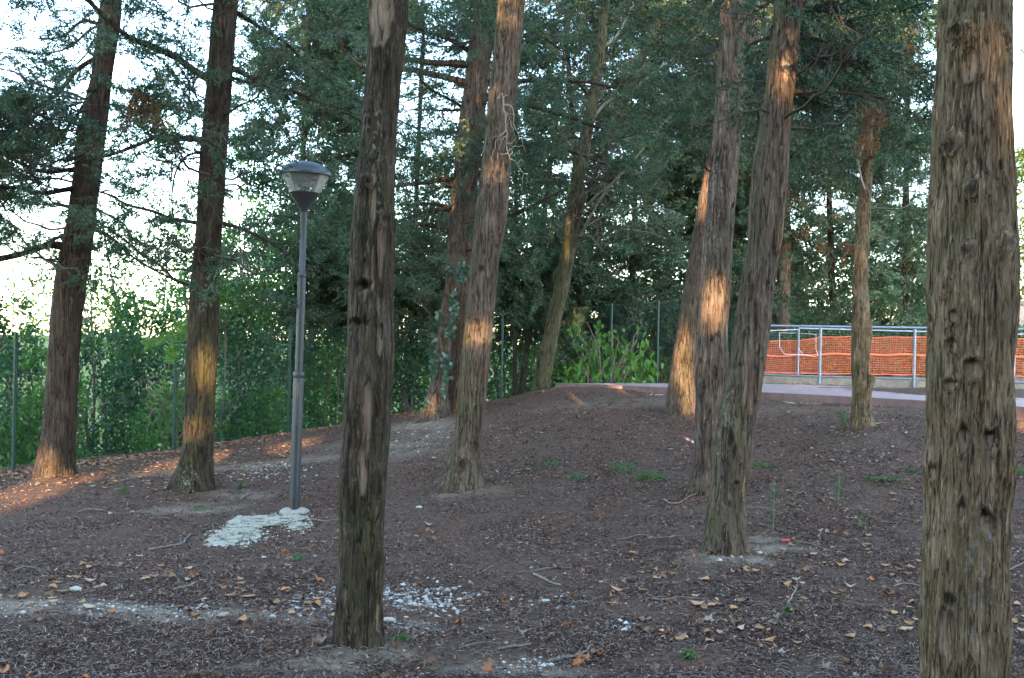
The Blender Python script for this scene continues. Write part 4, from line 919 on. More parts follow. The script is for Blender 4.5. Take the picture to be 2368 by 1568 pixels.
BT = [(140, 560, 110, 24, LF_BRT, .45, 'loose thin leaved tree beyond the fence, behind the leftmost big trunk'), (470, 470, 90, 27, LF_LAUR, .6, 'loose leafy tree beyond the fence behind the dark trunk left of the lamp post'),
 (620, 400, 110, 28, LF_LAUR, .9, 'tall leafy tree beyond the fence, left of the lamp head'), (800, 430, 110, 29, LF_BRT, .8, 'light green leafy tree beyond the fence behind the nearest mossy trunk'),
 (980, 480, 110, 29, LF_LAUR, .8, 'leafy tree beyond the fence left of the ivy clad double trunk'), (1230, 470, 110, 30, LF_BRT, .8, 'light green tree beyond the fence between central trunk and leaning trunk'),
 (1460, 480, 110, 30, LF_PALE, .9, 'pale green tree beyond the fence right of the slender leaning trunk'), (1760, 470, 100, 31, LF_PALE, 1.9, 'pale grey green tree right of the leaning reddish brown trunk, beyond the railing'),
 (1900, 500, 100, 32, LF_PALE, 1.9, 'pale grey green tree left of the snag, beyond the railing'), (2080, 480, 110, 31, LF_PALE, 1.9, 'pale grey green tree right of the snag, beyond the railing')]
for (cx, ty, hw, Y, mt, ta, lb) in BT:
    shrub('leafy_tree', lb, cx, ty, hw * 1.1, Y, mt, leaf=(.13, .07), tau=ta * (1.7 if cx > 550 else 1.1), depth=1.4, group='leafy trees beyond the fence', cat='tree', stems=3)
for (cx, lb) in [(1700, 'low dark bush behind the left end of the orange netting'), (1800, 'low dark bush behind the netting where it sags'), (1905, 'low dark bush behind the netting left of the snag'), (2010, 'low dark bush behind the netting directly behind the snag'), (2110, 'low dark bush behind the netting right of the snag'), (2215, 'low dark bush hidden behind the largest trunk'), (2340, 'low dark bush behind the netting at the right edge')]:
    shrub('low_bush', lb, cx, 752 + (cx % 37) * .5, 75, 26.0, LF_LAUR, leaf=(.10, .055), tau=3.4, depth=.7, group='low bushes behind the orange netting', stems=3, gap=.22)
for o in list(C.objects):
    if o.get('group') == '': del o['group']
# fern-like young branch by the second fence post
def compound_plant(name, label, rows, Y, mat):
    b = at(rows[0][0][0], rows[0][0][1], Y); V = []; segs = []
    for pts in rows:
        P = catmull([at(x, y, Y + rng.uniform(-.1, .1)) for x, y in pts], 22); segs.append((P - b, np.linspace(.008, .003, 22)))
        for i in range(4, 22):
            for s_ in (-1, 1):
                t_ = P[i] - P[i - 1]; t_ = t_ / np.linalg.norm(t_); sd = unit(np.cross(t_, [0, 1, 0])) * s_; ax = unit(t_ * .5 + sd + np.array([0, rng.uniform(-.4, .4), -.25]))
                V.append((P[i] + ax * .05, ax))
    Pn = np.array([v[0] for v in V]) - b; ax = np.array([v[1] for v in V]); sd = unit(np.cross(ax, rand_dirs(len(ax)) * .4 + np.array([0, 1.0, 0])))
    VV = diamonds(Pn, ax, sd, .11, .035); t = thing(name, label, 'plant', tuple(b))
    obj('leaflets', mesh_np('leaflets', VV, np.arange(len(VV)).reshape(-1, 4), mat, {'rnd': ('FACE', 'FLOAT', rng.random(len(Pn)))}), t)
    V2, F2 = strip_tubes(segs, 5); obj('stem', mesh_np('stem', V2, F2, M_STICK, smooth=True), t)
compound_plant('young_ash_plant', 'bright green feathery leaves on a thin bent stem by the second fence post', [[(340, 1000), (355, 930), (380, 880), (400, 800), (398, 770)], [(398, 770), (415, 755), (430, 750), (445, 756)], [(396, 790), (375, 785), (350, 792), (335, 798)], [(398, 775), (420, 770), (438, 775), (450, 785)], [(390, 850), (395, 820), (405, 812)]], 16.2, LF_BRT)

# ivy on the double trunk
T = TREES['E']; n = 1500
t_ = rng.random(n) ** .8; px = np.interp(t_, [0, .3, .6, 1], [1004, 1016, 1032, 1062]) + rng.normal(size=n) * 11; py = 960 - t_ * 350 + rng.normal(size=n) * 6
zz_ = vn(np.stack([px * .06, py * .03, px * 0], 1)); m = zz_ > .42; px, py = px[m], py[m]; n = len(px)
P = atv(px, py, np.full(n, 16.5 - .33) + rng.normal(size=n) * .04 + np.clip((py - 700) / 4000, 0, .1))
ax = unit(rand_dirs(n) + np.array([0, 0, -.8])); sd = unit(np.cross(ax, np.array([0, 1, .3])[None] + rng.normal(size=(n, 3)) * .4))
V = diamonds(P - T['base'], ax, sd, .085 * rng.uniform(.6, 1.2, n), .075)
iv = obj('climbing_ivy', mesh_np('climbing_ivy', V + np.array(T['base']), np.arange(4 * n).reshape(-1, 4), LF_IVY, {'rnd': ('FACE', 'FLOAT', rng.random(n))}))
tag(iv, 'ivy with blue green leaves climbing the double trunked tree', 'ivy')

# ------------------------------------------------------------------ unseen trees added behind the viewer to block the low sun, pierced by the sun gaps
def back_tree(x, y, h, r, label):
    b = np.array([x, y, float(gz(x, y)[0])]); t = thing('sun_block_tree', label, 'tree', tuple(b), 'unseen trees added to block the low sun')
    mb = MB(); mb.tube([(0, 0, -.3), (0, 0, 1), (.1, 0, h * .5), (0, .1, h * .93)], [.36, .26, .18, .04], 14); o = mb.build('trunk', BK_DARK, t, True); set_mask(o)
    n = int(2 * r * h * 8 / (.30 * .22 / 2 * .6)); u = rng.random(n); z = b[2] + .1 + (h - .1) * u
    pf = np.sqrt(np.clip(1 - ((u - .6) / .42) ** 2, .02, 1)); pf = np.where(u < .6, 1, pf); a = rng.uniform(0, 2 * np.pi, n); rr = np.sqrt(rng.random(n))
    P = np.stack([x + r * pf * rr * np.cos(a), y + r * .6 * pf * rr * np.sin(a), z], 1); P = P[~open_to_sun(P, 1.0)]; n = len(P)
    ax = rand_dirs(n); sd = unit(np.cross(ax, rand_dirs(n))); V = diamonds(P - b, ax, sd, .26, .22)
    obj('crown', mesh_np('crown', V, np.arange(4 * n).reshape(-1, 4), LF_TREE, {'rnd': ('FACE', 'FLOAT', rng.random(n))}), t)
for i, x in enumerate(np.linspace(-16, 20, 13)):
    back_tree(x, -17 - (i % 2) * 3, 17.5, 3.0, 'unseen tree added behind the viewpoint to block the low sun')

# ------------------------------------------------------------------ green chain-link fence
fence_pts = [np.array([-13, 4.]), np.array([-9.4, 10.2]), np.array([-6.92, 14.5]), np.array([-5.5, 17.0]), np.array([-4.1, 19.2]), np.array([-2.55, 21.6]), np.array([-.2, 21.8]), np.array([2.1, 22.0]), np.array([3.1, 22.1]), np.array([6.0, 24.6]), np.array([9.0, 27.0])]
ft = thing('chain_link_fence', 'green chain-link fence running along the hedge behind the trunks', 'fence', (0, 0, 0))
FH = 1.9; mw = []
for p in fence_pts[:9]:
    zb = float(gz(p[0], p[1])[0]); mb = MB(); mb.tube([(p[0], p[1], zb - .3), (p[0], p[1], zb + FH + .05)], .027, 10); mb.build('post', M_GREEN, ft, True)
for a, b in zip(fence_pts[:-1], fence_pts[1:]):
    L = np.linalg.norm(b - a); za = float(gz(*a)[0]); zb = float(gz(*b)[0]); d = (b - a) / L; st = .075; s = -FH
    for sg in (1, -1):
        k = np.arange(-FH, L, st)
        for s0 in k:
            x0, x1 = s0, s0 + FH; h0, h1 = 0., FH
            if x0 < 0: h0 = -x0; x0 = 0
            if x1 > L: h1 = FH - (x1 - L); x1 = L
            if x1 <= x0: continue
            if sg < 0: h0, h1 = FH - h0, FH - h1
            p0 = a + d * x0; p1 = a + d * x1; z0 = za + (zb - za) * x0 / L; z1 = za + (zb - za) * x1 / L
            mw.append((np.array([[p0[0], p0[1], z0 + h0 + .03], [p1[0], p1[1], z1 + h1 + .03]]), [.0017, .0017]))
    for h in (.08, FH / 2, FH): mw.append((np.array([[a[0], a[1] - .03, za + h], [b[0], b[1] - .03, zb + h]]), [.003, .003]))
V, Fq = strip_tubes(mw, 3); obj('wire_mesh', mesh_np('wire_mesh', V, Fq, M_WIRE), ft)

# ------------------------------------------------------------------ railings, kerb walls and the orange net
def rail_line(a, b, n): return [a + (b - a) * t for t in np.linspace(0, 1, n)]
ra, rb = atz(1742, 886, ZP), atz(2113, 898, ZP)
dr = (rb - ra) / np.linalg.norm(rb - ra); rc = rb + dr * 4.2
def wall(name, label, a, b, z0, z1, th, mat, cat='wall'):
    d = (b - a) * np.array([1, 1, 0]); L = np.linalg.norm(d); d = d / L; n_ = np.array([-d[1], d[0], 0]); c = (a + b) / 2; mb = MB()
    mb.box((c[0], c[1], (z0 + z1) / 2), L, th, z1 - z0, np.array([d, n_, [0, 0, 1]])); o = mb.build(name, mat)
    bv = o.modifiers.new('bevel', 'BEVEL'); bv.width = .008; bv.segments = 2
    return tag(o, label, cat)
off = np.array([0, .12, 0])
wall('low_wall', 'low pale concrete kerb wall along the far side of the path', ra + off, rc + off, ZP - .3, ZP + .135, .14, M_CONC)
fr = thing('railing', 'grey steel railing on the near low wall at the path edge', 'railing', tuple(ra))
HR = 1.09
posts = [at(1895, 892, ra[1] + (rb[1] - ra[1]) * (1895 - 1742) / 371.), rb, rb + dr * 2.1, rb + dr * 4.2, ra]
for p in posts:
    mb = MB(); mb.tube([(p[0] - ra[0], p[1] - ra[1] + .02, -.02), (p[0] - ra[0], p[1] - ra[1] + .02, HR)], .026, 12); mb.build('post', M_GALV, fr, True)
    mb = MB(); mb.box((p[0] - ra[0], p[1] - ra[1] + .02, .006), .11, .11, .012); mb.build('base_plate', M_GALV, fr)
e = rc - ra
mb = MB(); mb.tube([(0, .02, HR + .02), (e[0], e[1] + .02, HR + .02)], .022, 12); mb.build('top_rail', M_GALV, fr, True)
mb = MB(); mb.tube([(0, .02, .17), (e[0], e[1] + .02, .17)], .012, 8); mb.build('bottom_rail', M_GALV, fr, True)
# rear railing
qa = at(1690, 862, 22.6); qb = at(1844, 866, 22.9); qc = at(2344, 870, 24.6); qd = qc + (qc - qb) * .3
for q in (qa, qb, qc, qd): q[2] = qb[2]
rr_ = thing('railing', 'rear grey steel railing with wire grid panels behind the netting', 'railing', tuple(qa))
dq = (qd - qb); Lq = np.linalg.norm(dq); dq = dq / Lq
def rel(p): return p - qa
HB = 1.0
for p in [qb, at(2146, 868, 23.9), qc, qd]:
    p = np.array([p[0], p[1], qb[2]]); r = rel(p); mb = MB(); mb.tube([(r[0], r[1], -.02), (r[0], r[1], HB)], .023, 10); mb.build('post', M_GALV, rr_, True)
mb = MB(); r0_, r1_ = rel(qa), rel(qd); mb.tube([rel(qb) + [0, 0, HB + .02], r1_ + [0, 0, HB + .02]], .020, 10); mb.build('top_rail', M_GALV, rr_, True)
mb = MB(); mb.tube([rel(qa) + [0, 0, .04], r1_ + [0, 0, .0]], .014, 8); mb.build('bottom_rail', M_GALV, rr_, True)
wr = []
L = np.linalg.norm(qd - qa); da = (qd - qa) / L
for h in np.arange(.08, HB, .055): wr.append((np.array([rel(qa) + [0, .0, h], rel(qd) + [0, 0, h]]), [.0018, .0018]))
for s_ in np.arange(0, L, .16): p = rel(qa) + da * s_; wr.append((np.array([p + [0, -.005, .04], p + [0, -.005, HB]]), [.0018, .0018]))
V, Fq = strip_tubes(wr, 3); obj('wire_grid', mesh_np('wire_grid', V, Fq, M_GWIRE), rr_)
fw = []
def fl(pts, r): fw.append((np.array([at(x, y, 22.6) - qa for x, y in pts]), [r] * len(pts)))
fl([(1802, 769), (1802, 802), (1813, 819), (1862, 821), (1888, 826)], .007); fl([(1886, 772), (1886, 806), (1891, 822)], .006); fl([(1845, 805), (1856, 820)], .006); fl([(1760, 766), (1800, 764), (1845, 762)], .009); fl([(1800, 770), (1842, 770)], .004); fl([(1852, 771), (1886, 773)], .004)
V, Fq = strip_tubes(fw, 6); obj('bent_wire_frame', mesh_np('bent_wire_frame', V, Fq, simple_mat('white_steel', (.55, .6, .65), .5)), rr_)
wall('low_wall', 'dark rear kerb wall under the orange netting', qa + np.array([-.4, 0, 0]), qd, .5, qb[2] - .02, .16, M_CONCD)
# orange safety net: strands with sag
NX, NZ = 250, 17
net_len = np.linalg.norm(qd - qa); sx_ = np.linspace(0, net_len, NX)
sg = []; Vn = []; Fn = []
tx_ = np.array([0, .9, 1.4, 2.2, 3.0, 5.0, 8.0, 12.]); th_ = np.array([.72, .72, .74, .82, .86, .88, .92, .92])
def netp(s, v):
    p = rel(qa) + da * s; top = np.interp(s, tx_, th_) + .012 * math.sin(s * 3.1); z = .02 + v * (top - .02) + .008 * math.sin(s * 7 + v * 5)
    return np.array([p[0], p[1] - .05 - .03 * math.sin(s * 2.3 + v * 2), z])
def ribbon(A, wdt, vert):
    global Vn, Fn
    A = np.array(A); m = len(A); o = len(Vn)
    dv = np.array([0, 0, wdt / 2]) if not vert else da * wdt / 2
    for p in A: Vn += [p - dv, p + dv]
    for i in range(m - 1): Fn.append((o + 2 * i, o + 2 * i + 2, o + 2 * i + 3, o + 2 * i + 1))
for j in range(NZ):
    v = j / (NZ - 1); ribbon([netp(s, v) for s in sx_[::2]], .0115 if j not in (0, NZ - 1) else .028, False)
ribbon([netp(s, .53) + [0, -.003, 0] for s in sx_[::2]], .055, False)
for s in np.arange(0, net_len, .046): ribbon([netp(s, v) + np.array([0, .002, 0]) for v in np.linspace(0, 1, 9)], .009, True)
net = obj('safety_net', mesh_np('safety_net', np.array(Vn) + qa, np.array(Fn), M_NET)); md = net.modifiers.new('thickness', 'SOLIDIFY'); md.thickness = .002
tag(net, 'orange plastic mesh safety netting strung along the rear railing', 'netting')
g0 = at(2334, 760, 29.5); wall('grey_wall', 'plain grey rendered wall at the far right edge behind the railing', np.array([g0[0], 29.5, 0]), np.array([g0[0] + 6, 29.0, 0]), -.5, at(2340, 694, 29.5)[2], .3, M_GREYW)
# cement spilled under the kerb
def patch(name, label, poly, mat, th=.012, cat='cement', zoff=0):
    P = np.array([gpt(x, y) for x, y in poly]); c = P.mean(0); mb = MB()
    fine = catmull(np.vstack([P, P[:1]]), 90)[:-1]; fine[:, :2] += rng.normal(size=(len(fine), 2)) * .02
    rings = [1, .93, .7, .45, .2, .02]; V = []
    for k, s_ in enumerate(rings):
        q = c + (fine - c) * s_; z = gz(q[:, 0], q[:, 1]) + (th if k else -.01) + (.006 * (vn(q * 20) - .5) if k else 0) + zoff; V += [(x, y, zz2) for (x, y), zz2 in zip(q[:, :2], z)]
    n = len(fine); Fl = [(k * n + i, k * n + (i + 1) % n, (k + 1) * n + (i + 1) % n, (k + 1) * n + i) for k in range(len(rings) - 1) for i in range(n)]
    mb.add(np.array(V) - c, Fl + [tuple((len(rings) - 1) * n + i for i in range(n))]); o = mb.build(name, mat, None, True, tuple(c)); return tag(o, label, cat)
patch('cement_spill', 'white cement spill on the ground at the foot of the lamp post', [(478, 1252), (490, 1235), (520, 1210), (545, 1193), (580, 1190), (640, 1190), (712, 1190), (716, 1198), (700, 1203), (640, 1206), (600, 1218), (590, 1226), (600, 1236), (570, 1246), (530, 1256), (492, 1264)], M_SPILL)
patch('cement_spill', 'small separate white cement scrap right of the main spill by the lamp post', [(660, 1214), (690, 1208), (716, 1212), (712, 1220), (680, 1222)], M_SPILL)
patch('cement_spill', 'white cement showing under the kerb left of the trunk with the orange lit edge', [(1490, 905), (1512, 906), (1530, 909), (1529, 912), (1500, 909)], M_WHITE, .0)
patch('cement_spill', 'white cement showing under the kerb between the leaning trunk and the snag', [(1803, 927), (1850, 929), (1905, 933), (1890, 936), (1850, 934), (1815, 931)], M_WHITE, .0)

# crumbs of cement that break up the edge of the big spill
n = 1500; px = rng.uniform(470, 725, n); py = rng.uniform(1180, 1272, n); ce = np.array([(515, 1235), (560, 1215), (620, 1200), (690, 1197), (540, 1250), (590, 1235), (690, 1216)])
dm = np.min(np.hypot((px[:, None] - ce[None, :, 0]) / 42, (py[:, None] - ce[None, :, 1]) / 15), 1); kk = rng.random(n) < np.exp(-(dm / 1.1) ** 4); px, py = px[kk], py[kk]
sp_ = [o for o in C.objects if o.name == 'cement_spill'][0]; l0 = np.array(sp_.location); VV = []; FF = []
oc = np.array([(1, 0, 0), (0, 1, 0), (-1, 0, 0), (0, -1, 0), (0, 0, 1.)]); Of = [(0, 1, 4), (1, 2, 4), (2, 3, 4), (3, 0, 4)]
for x, y in zip(px, py):
    q = gpt(x, y); sz = .004 + .012 * rng.random() ** 3; a = rng.uniform(0, 1.5); c_, s_ = math.cos(a), math.sin(a)
    v = oc * sz * rng.uniform(.7, 1.4, 3) @ np.array([[c_, s_, 0], [-s_, c_, 0], [0, 0, 1]]); FF += [(i + len(VV) * 5, j + len(VV) * 5, k_ + len(VV) * 5) for i, j, k_ in Of]; VV.append(v + q - l0 + [0, 0, .008])
tag(obj('crumbs', mesh_np('crumbs', np.concatenate(VV), np.array(FF), M_WHITE), sp_), kind='stuff')
# ------------------------------------------------------------------ lamp post
YL = 10.6; lb = gpt(680, 1184); lt = at(703, 489, YL); lb = at(680, 1184, YL); lb[2] = float(gz(lb[0], lb[1])[0])
lp = thing('lamp_post', 'grey steel lamp post with a domed glass lantern standing on a cement foot', 'lamp post', tuple(lb))
ax = (lt - lb); HL = np.linalg.norm(ax); ax = ax / HL
Zx = ax; Xx = unit(np.cross([0, 1, 0], Zx)); Yx = np.cross(Zx, Xx); BX = np.array([Xx, Yx, Zx])
k = 226.4
mb = MB(); mb.lathe([(.053, -.1), (.053, 1.40), (.050, 1.43), (.0405, 1.44), (.0405, 2.42), (.038, 2.45), (.032, 2.46), (.032, HL + .01)], n=28, ax=BX); mb.build('pole', M_POLE, lp, True)
mb = MB(); mb.lathe([(.0545, 1.385), (.0575, 1.39), (.0575, 1.43), (.052, 1.445)], n=28, ax=BX); mb.build('collar', M_POLE, lp, True); mb = MB(); mb.lathe([(.042, 2.41), (.0445, 2.415), (.0445, 2.44), (.036, 2.46)], n=28, ax=BX); mb.build('collar', M_POLE, lp, True)
mb = MB(); c0 = np.array([0.0, -.052, .0]);                                  # inspection door
for zc in (1.02,):
    pr = []; th = np.linspace(-.42, .42, 9)
    V = [(.0555 * math.sin(t), -.0555 * math.cos(t), z) for z in (zc - .13, zc + .13) for t in th]; mb.add(np.array(V) @ BX, [(i, i + 1, i + 10, i + 9) for i in range(8)])
hd = mb.build('door', M_CAP, lp)
mb = MB(); mb.tube([np.array([0, -.05, .90]) @ BX, np.array([0, -.064, .90]) @ BX], .010, 10); mb.build('screw', M_CONE, lp); mb = MB(); mb.tube([np.array([0, -.05, 1.13]) @ BX, np.array([0, -.062, 1.13]) @ BX], .006, 8); mb.build('screw', M_CONE, lp)
mb = MB(); mb.tube([np.array([-.012, -.056, .03]) @ BX, np.array([-.013, -.058, .14]) @ BX], .006, 6); mb.tube([np.array([-.012, -.06, .12]) @ BX, np.array([-.013, -.06, .16]) @ BX], .012, 8); mb.build('earth_bolt', simple_mat('rusty_bolt', (.10, .065, .035), .7), lp)
mb = MB(); mb.lathe([(.035, HL - .004), (.046, HL), (.046, HL + .02), (.148, HL + .185), (.146, HL + .19), (.030, HL + .19), (.0, HL + .19)], n=40, ax=BX); mb.build('cone', M_CONE, lp, True)
mb = MB(); mb.lathe([(.147, HL + .186), (.247, HL + .372), (.243, HL + .372), (.143, HL + .186)], n=48, ax=BX); mb.build('lantern_glass', M_GLASS, lp, True)
mb = MB(); mb.lathe([(.235, HL + .365), (.262, HL + .358), (.272, HL + .366), (.272, HL + .388), (.262, HL + .396), (.255, HL + .399), (.24, HL + .425), (.205, HL + .458), (.155, HL + .485), (.09, HL + .503), (.03, HL + .510), (0, HL + .511)], n=56, ax=BX); cp_ = mb.build('cap', M_CAP, lp, True)
mb = MB(); mb.lathe([(.24, HL + .368), (.12, HL + .362), (.055, HL + .335), (0, HL + .33)], n=40, ax=BX); mb.build('cap_liner', simple_mat('cap_liner_white', (.42, .40, .38), .5), cp_, True)
mb = MB(); mb.lathe([(.065, HL + .345), (.075, HL + .325), (.14, HL + .306), (.138, HL + .302), (.06, HL + .300), (0, HL + .300)], n=40, ax=BX); mb.build('reflector', M_REFL, lp, True)
mb = MB(); mb.lathe([(.042, HL + .188), (.040, HL + .235), (.030, HL + .25), (.018, HL + .258), (0, HL + .26)], n=20, ax=BX); mb.build('lamp_holder', M_LINER, lp, True)
for sx2 in (-.058, .052): mb = MB(); mb.tube([np.array([sx2, 0, HL + .19]) @ BX, np.array([sx2, 0, HL + .305]) @ BX], .0035, 6); mb.build('support_rod', M_LINER, lp)
mb = MB(); V = []; rs = [(.0, .055), (.055, .055), (.08, .05), (.12, .032), (.15, .005), (.16, -.06)]
th = np.linspace(0, 2 * np.pi, 24, endpoint=False)
mb.add([(r * (1 + .08 * math.sin(3 * t)) * math.cos(t), .9 * r * math.sin(t), z + .02 * math.sin(2 * t + 1) * r / .13) for r, z in rs[1:] for t in th], [(i * 24 + j, i * 24 + (j + 1) % 24, (i + 1) * 24 + (j + 1) % 24, (i + 1) * 24 + j) for i in range(4) for j in range(24)] + [tuple(range(24))])
mb.build('cement_foot', M_BASE, lp, True)

# ------------------------------------------------------------------ the floor: litter, leaves, sticks, stones, weeds
def floor_pts(n, y0=930, y1=1640, x0=-60, x1=2430, w_near=1.0):
    px = rng.uniform(x0, x1, n); py = y0 + (y1 - y0) * rng.random(n) ** w_near
    d = f_[None] + r_[None] * ((px - CX) / F)[:, None] - u_[None] * ((py - CY) / F)[:, None]
    T = np.geomspace(3.2, 26, 170); t = np.full(n, np.nan)
    for a, b in zip(T[:-1], T[1:]):
        P = CAM[None] + d * b; m = np.isnan(t)
        if not m.any(): break
        idx = np.where(m)[0]; h = P[idx, 2] - gz(P[idx, 0], P[idx, 1], False); hit = idx[h < 0]; t[hit] = (a + b) / 2 + rng.uniform(-.5, .5, len(hit)) * (b - a)
    ok = ~np.isnan(t); P = CAM[None] + d[ok] * t[ok][:, None]; px, py = px[ok], py[ok]
    k = P[:, 1] < np.interp(P[:, 0], FX, FY) + 1.2
    nx_ = np.array([q[0] for q in near]); ny_ = np.array([q[1] for q in near]); k &= ~((P[:, 0] > nx_[0]) & (P[:, 1] > np.interp(P[:, 0], nx_, ny_) - .15))
    P, px, py = P[k], px[k], py[k]; P[:, 2] = gz(P[:, 0], P[:, 1]); return P, px, py
def pale_at(P):
    pl = np.zeros(len(P))
    for (cx, cy, a, b, rt, s) in PALE:
        dx, dy = P[:, 0] - cx, P[:, 1] - cy; u = dx * math.cos(rt) + dy * math.sin(rt); v = -dx * math.sin(rt) + dy * math.cos(rt)
        pl = np.maximum(pl, s * np.exp(-((u / a) ** 2 + (v / b) ** 2) ** 1.4 * .8))
    return pl
Pa, _, _ = floor_pts(300000, 900, 1620, w_near=.8); Pb, _, _ = floor_pts(60000, 900, 2300, 2430, 3500, w_near=.9); Pc, _, _ = floor_pts(50000, 1000, 2300, -1000, -60, w_near=.9); P = np.concatenate([Pa, Pb, Pc])
keep = rng.random(len(P)) < (1 - .93 * pale_at(P)) * np.clip(.12 + 2.4 * (vn(P * 2.1) * .5 + vn(P * 6.5) * .5 - .3), .05, 1); P = P[keep]; n = len(P)
ax = rand_dirs(n); ax[:, 2] *= .35; ax = unit(ax); sd = unit(np.cross(ax, np.array([0, 0, 1.0])[None] + rng.normal(size=(n, 3)) * .5))
Lg = .009 + .034 * rng.random(n) ** 4 + .0022 * P[:, 1]
V = diamonds(P + np.array([0, 0, .006]), ax, sd, Lg, .0020 + .0032 * rng.random(n) ** 2 + .0005 * P[:, 1])
tag(obj('needle_litter', mesh_np('needle_litter', V, np.arange(4 * n).reshape(-1, 4), M_LITTER, {'rnd': ('FACE', 'FLOAT', rng.random(n) ** 1.3)})), 'dark carpet of twiglets, needles and cone bits on the woodland floor', 'litter', kind='stuff')
# curled twigs: pale curved threads
P, px, py = floor_pts(2600, 960, 1620, w_near=.75); segs = []
for p in P:
    a = rng.uniform(0, 2 * np.pi); L = rng.uniform(.03, .11); d = np.array([math.cos(a), math.sin(a), 0]); s_ = np.array([-d[1], d[0], 0])
    segs.append((catmull([p + [0, 0, .004], p + d * L * .5 + s_ * L * rng.uniform(-.3, .3) + [0, 0, rng.uniform(.008, .02)], p + d * L + [0, 0, .006]], 5), np.linspace(.0024, .0014, 5)))
V, Fq = strip_tubes(segs, 4); tag(obj('twig_litter', mesh_np('twig_litter', V, Fq, simple_mat('twig_brown', (.17, .125, .10), .9, 0, .6, 3))), 'scattering of thin curled twigs too many to count over the floor', 'litter', kind='stuff')
# dry leaves
def leaf_proto(name, mat, seed):
    r = np.random.default_rng(seed); tips = 5; V = [(0, 0, 0)]; m = 20
    for i in range(m):
        t = 2 * np.pi * i / m; lob = .62 + .38 * abs(math.cos((t - math.pi / 2) * 2.5)) ** 1.2; lob *= 1 - .35 * (math.sin(t) < -.6); rad = lob * r.uniform(.85, 1.12)
        x, y = rad * math.cos(t), rad * math.sin(t); V.append((x, y, .75 * (x * r.uniform(.8, 1.1)) ** 2 + .45 * (y ** 2) * r.uniform(-.4, 1.4) + r.uniform(-.10, .14)))
    V = np.array(V); mid = V[1:] * .55; mid[:, 2] *= .6; V = np.vstack([V[:1], mid, V[1:]])
    Fl = [(0, 1 + i, 1 + (i + 1) % m) for i in range(m)] + [(1 + i, 1 + m + i, 1 + m + (i + 1) % m, 1 + (i + 1) % m) for i in range(m)]
    st = len(V); V = np.vstack([V, [(-.03, -.5, .02), (.03, -.5, .02), (.02, -1.25, .15), (-.02, -1.25, .15)]]); Fl.append((st, st + 1, st + 2, st + 3))
    mb = MB(); mb.add(V * .5, Fl); me = bpy.data.meshes.new(name); me.from_pydata(mb.V[0].tolist(), [], mb.F); me.materials.append(mat)
    me.polygons.foreach_set('use_smooth', np.ones(len(me.polygons), dtype=bool)); return me
LP = [[leaf_proto('dry_leaf', m, 10 * i + j) for j in range(3)] for i, m in enumerate(LEAFM)]
def put_leaf(p, size, mi, label, group='dry leaves scattered on the woodland floor', tilt=.45):
    o = obj('dry_leaf', LP[mi][int(rng.integers(0, 3))]); o.location = (p[0], p[1], p[2] + size * .10); o.scale = (size,) * 3
    o.rotation_euler = (rng.normal() * tilt, rng.normal() * tilt, rng.uniform(0, 6.28)); tag(o, label, 'leaf', group)
traced = [(1533, 1481, .075, 1, 'bright orange dry leaf alone on the ground at the bottom, right of centre'), (1062, 1437, .06, 1, 'small bright orange dry leaf right of the nearest mossy trunk foot'), (1358, 1520, .085, 1, 'orange dry leaf in the pile beside the thick stick at the bottom'),
 (1385, 1516, .06, 1, 'second orange dry leaf just right of the pile by the thick stick'), (1340, 1525, .06, 1, 'orange dry leaf on the left of the pile by the thick stick'), (690, 1336, .10, 0, 'big curled brown leaf left of the nearest mossy trunk, above the gravel'), (735, 1340, .085, 1, 'orange brown leaf touching the left side of the nearest mossy trunk'),
 (842, 1513, .05, 1, 'small orange leaf leaning on the foot of the nearest mossy trunk'), (742, 1510, .09, 0, 'tan leaf lying left of the nearest mossy trunk foot'), (478, 1252, .055, 1, 'small orange leaf at the left tip of the white cement spill'), (1635, 1450, .08, 3, 'pale crumpled leaf on bare floor below the leaning trunk'),
 (1930, 1240, .045, 1, 'small orange leaf right of the red plastic scrap'), (1185, 1425, .09, 0, 'tan leaf right of the white gravel strip'), (1415, 1392, .07, 0, 'tan leaf on bare floor right of the gravel strip'), (57, 1160, .05, 1, 'orange leaf in the sun streak at the left edge'),
 (10, 1555, .08, 1, 'orange brown leaf in the bottom left corner'), (2355, 1535, .06, 3, 'pale leaf at the right edge beyond the largest trunk'), (1770, 1330, .06, 0, 'tan leaf right below the sandy patch of the leaning trunk'), (1480, 1440, .11, 0, 'large crumpled tan leaf below the centre of the open floor'), (1790, 1445, .07, 0, 'tan curled leaf on the floor, lower right of the open ground')]
for a in traced: put_leaf(gpt(a[0], a[1]), a[2], a[3], a[4])
P, px, py = floor_pts(276, 1180, 1590, w_near=.75); bl = {0: 'tan curled dry leaf lying among the litter', 1: 'orange dry leaf lying among the litter', 2: 'dark brown dry leaf lying among the litter', 3: 'pale washed out dry leaf lying among the litter'}
def where_(x, y):
    z_ = 'left of the nearest mossy trunk' if x < 780 else 'between the nearest mossy trunk and the leaning trunk' if x < 1640 else 'between the leaning trunk and the largest trunk' if x < 2130 else 'right of the largest trunk'
    return z_
bl = {0: 'tan curled dry leaf', 1: 'orange dry leaf', 2: 'dark brown dry leaf', 3: 'pale washed out dry leaf'}
for p, x_, y_ in zip(P, px, py):
    mi = int(rng.choice(4, p=[.35, .2, .3, .15])); put_leaf(p, rng.uniform(.028, .065), mi, ('far ' if y_ < 1300 else 'near ' if y_ > 1440 else '') + bl[mi] + ', ' + where_(x_, y_), tilt=.7)
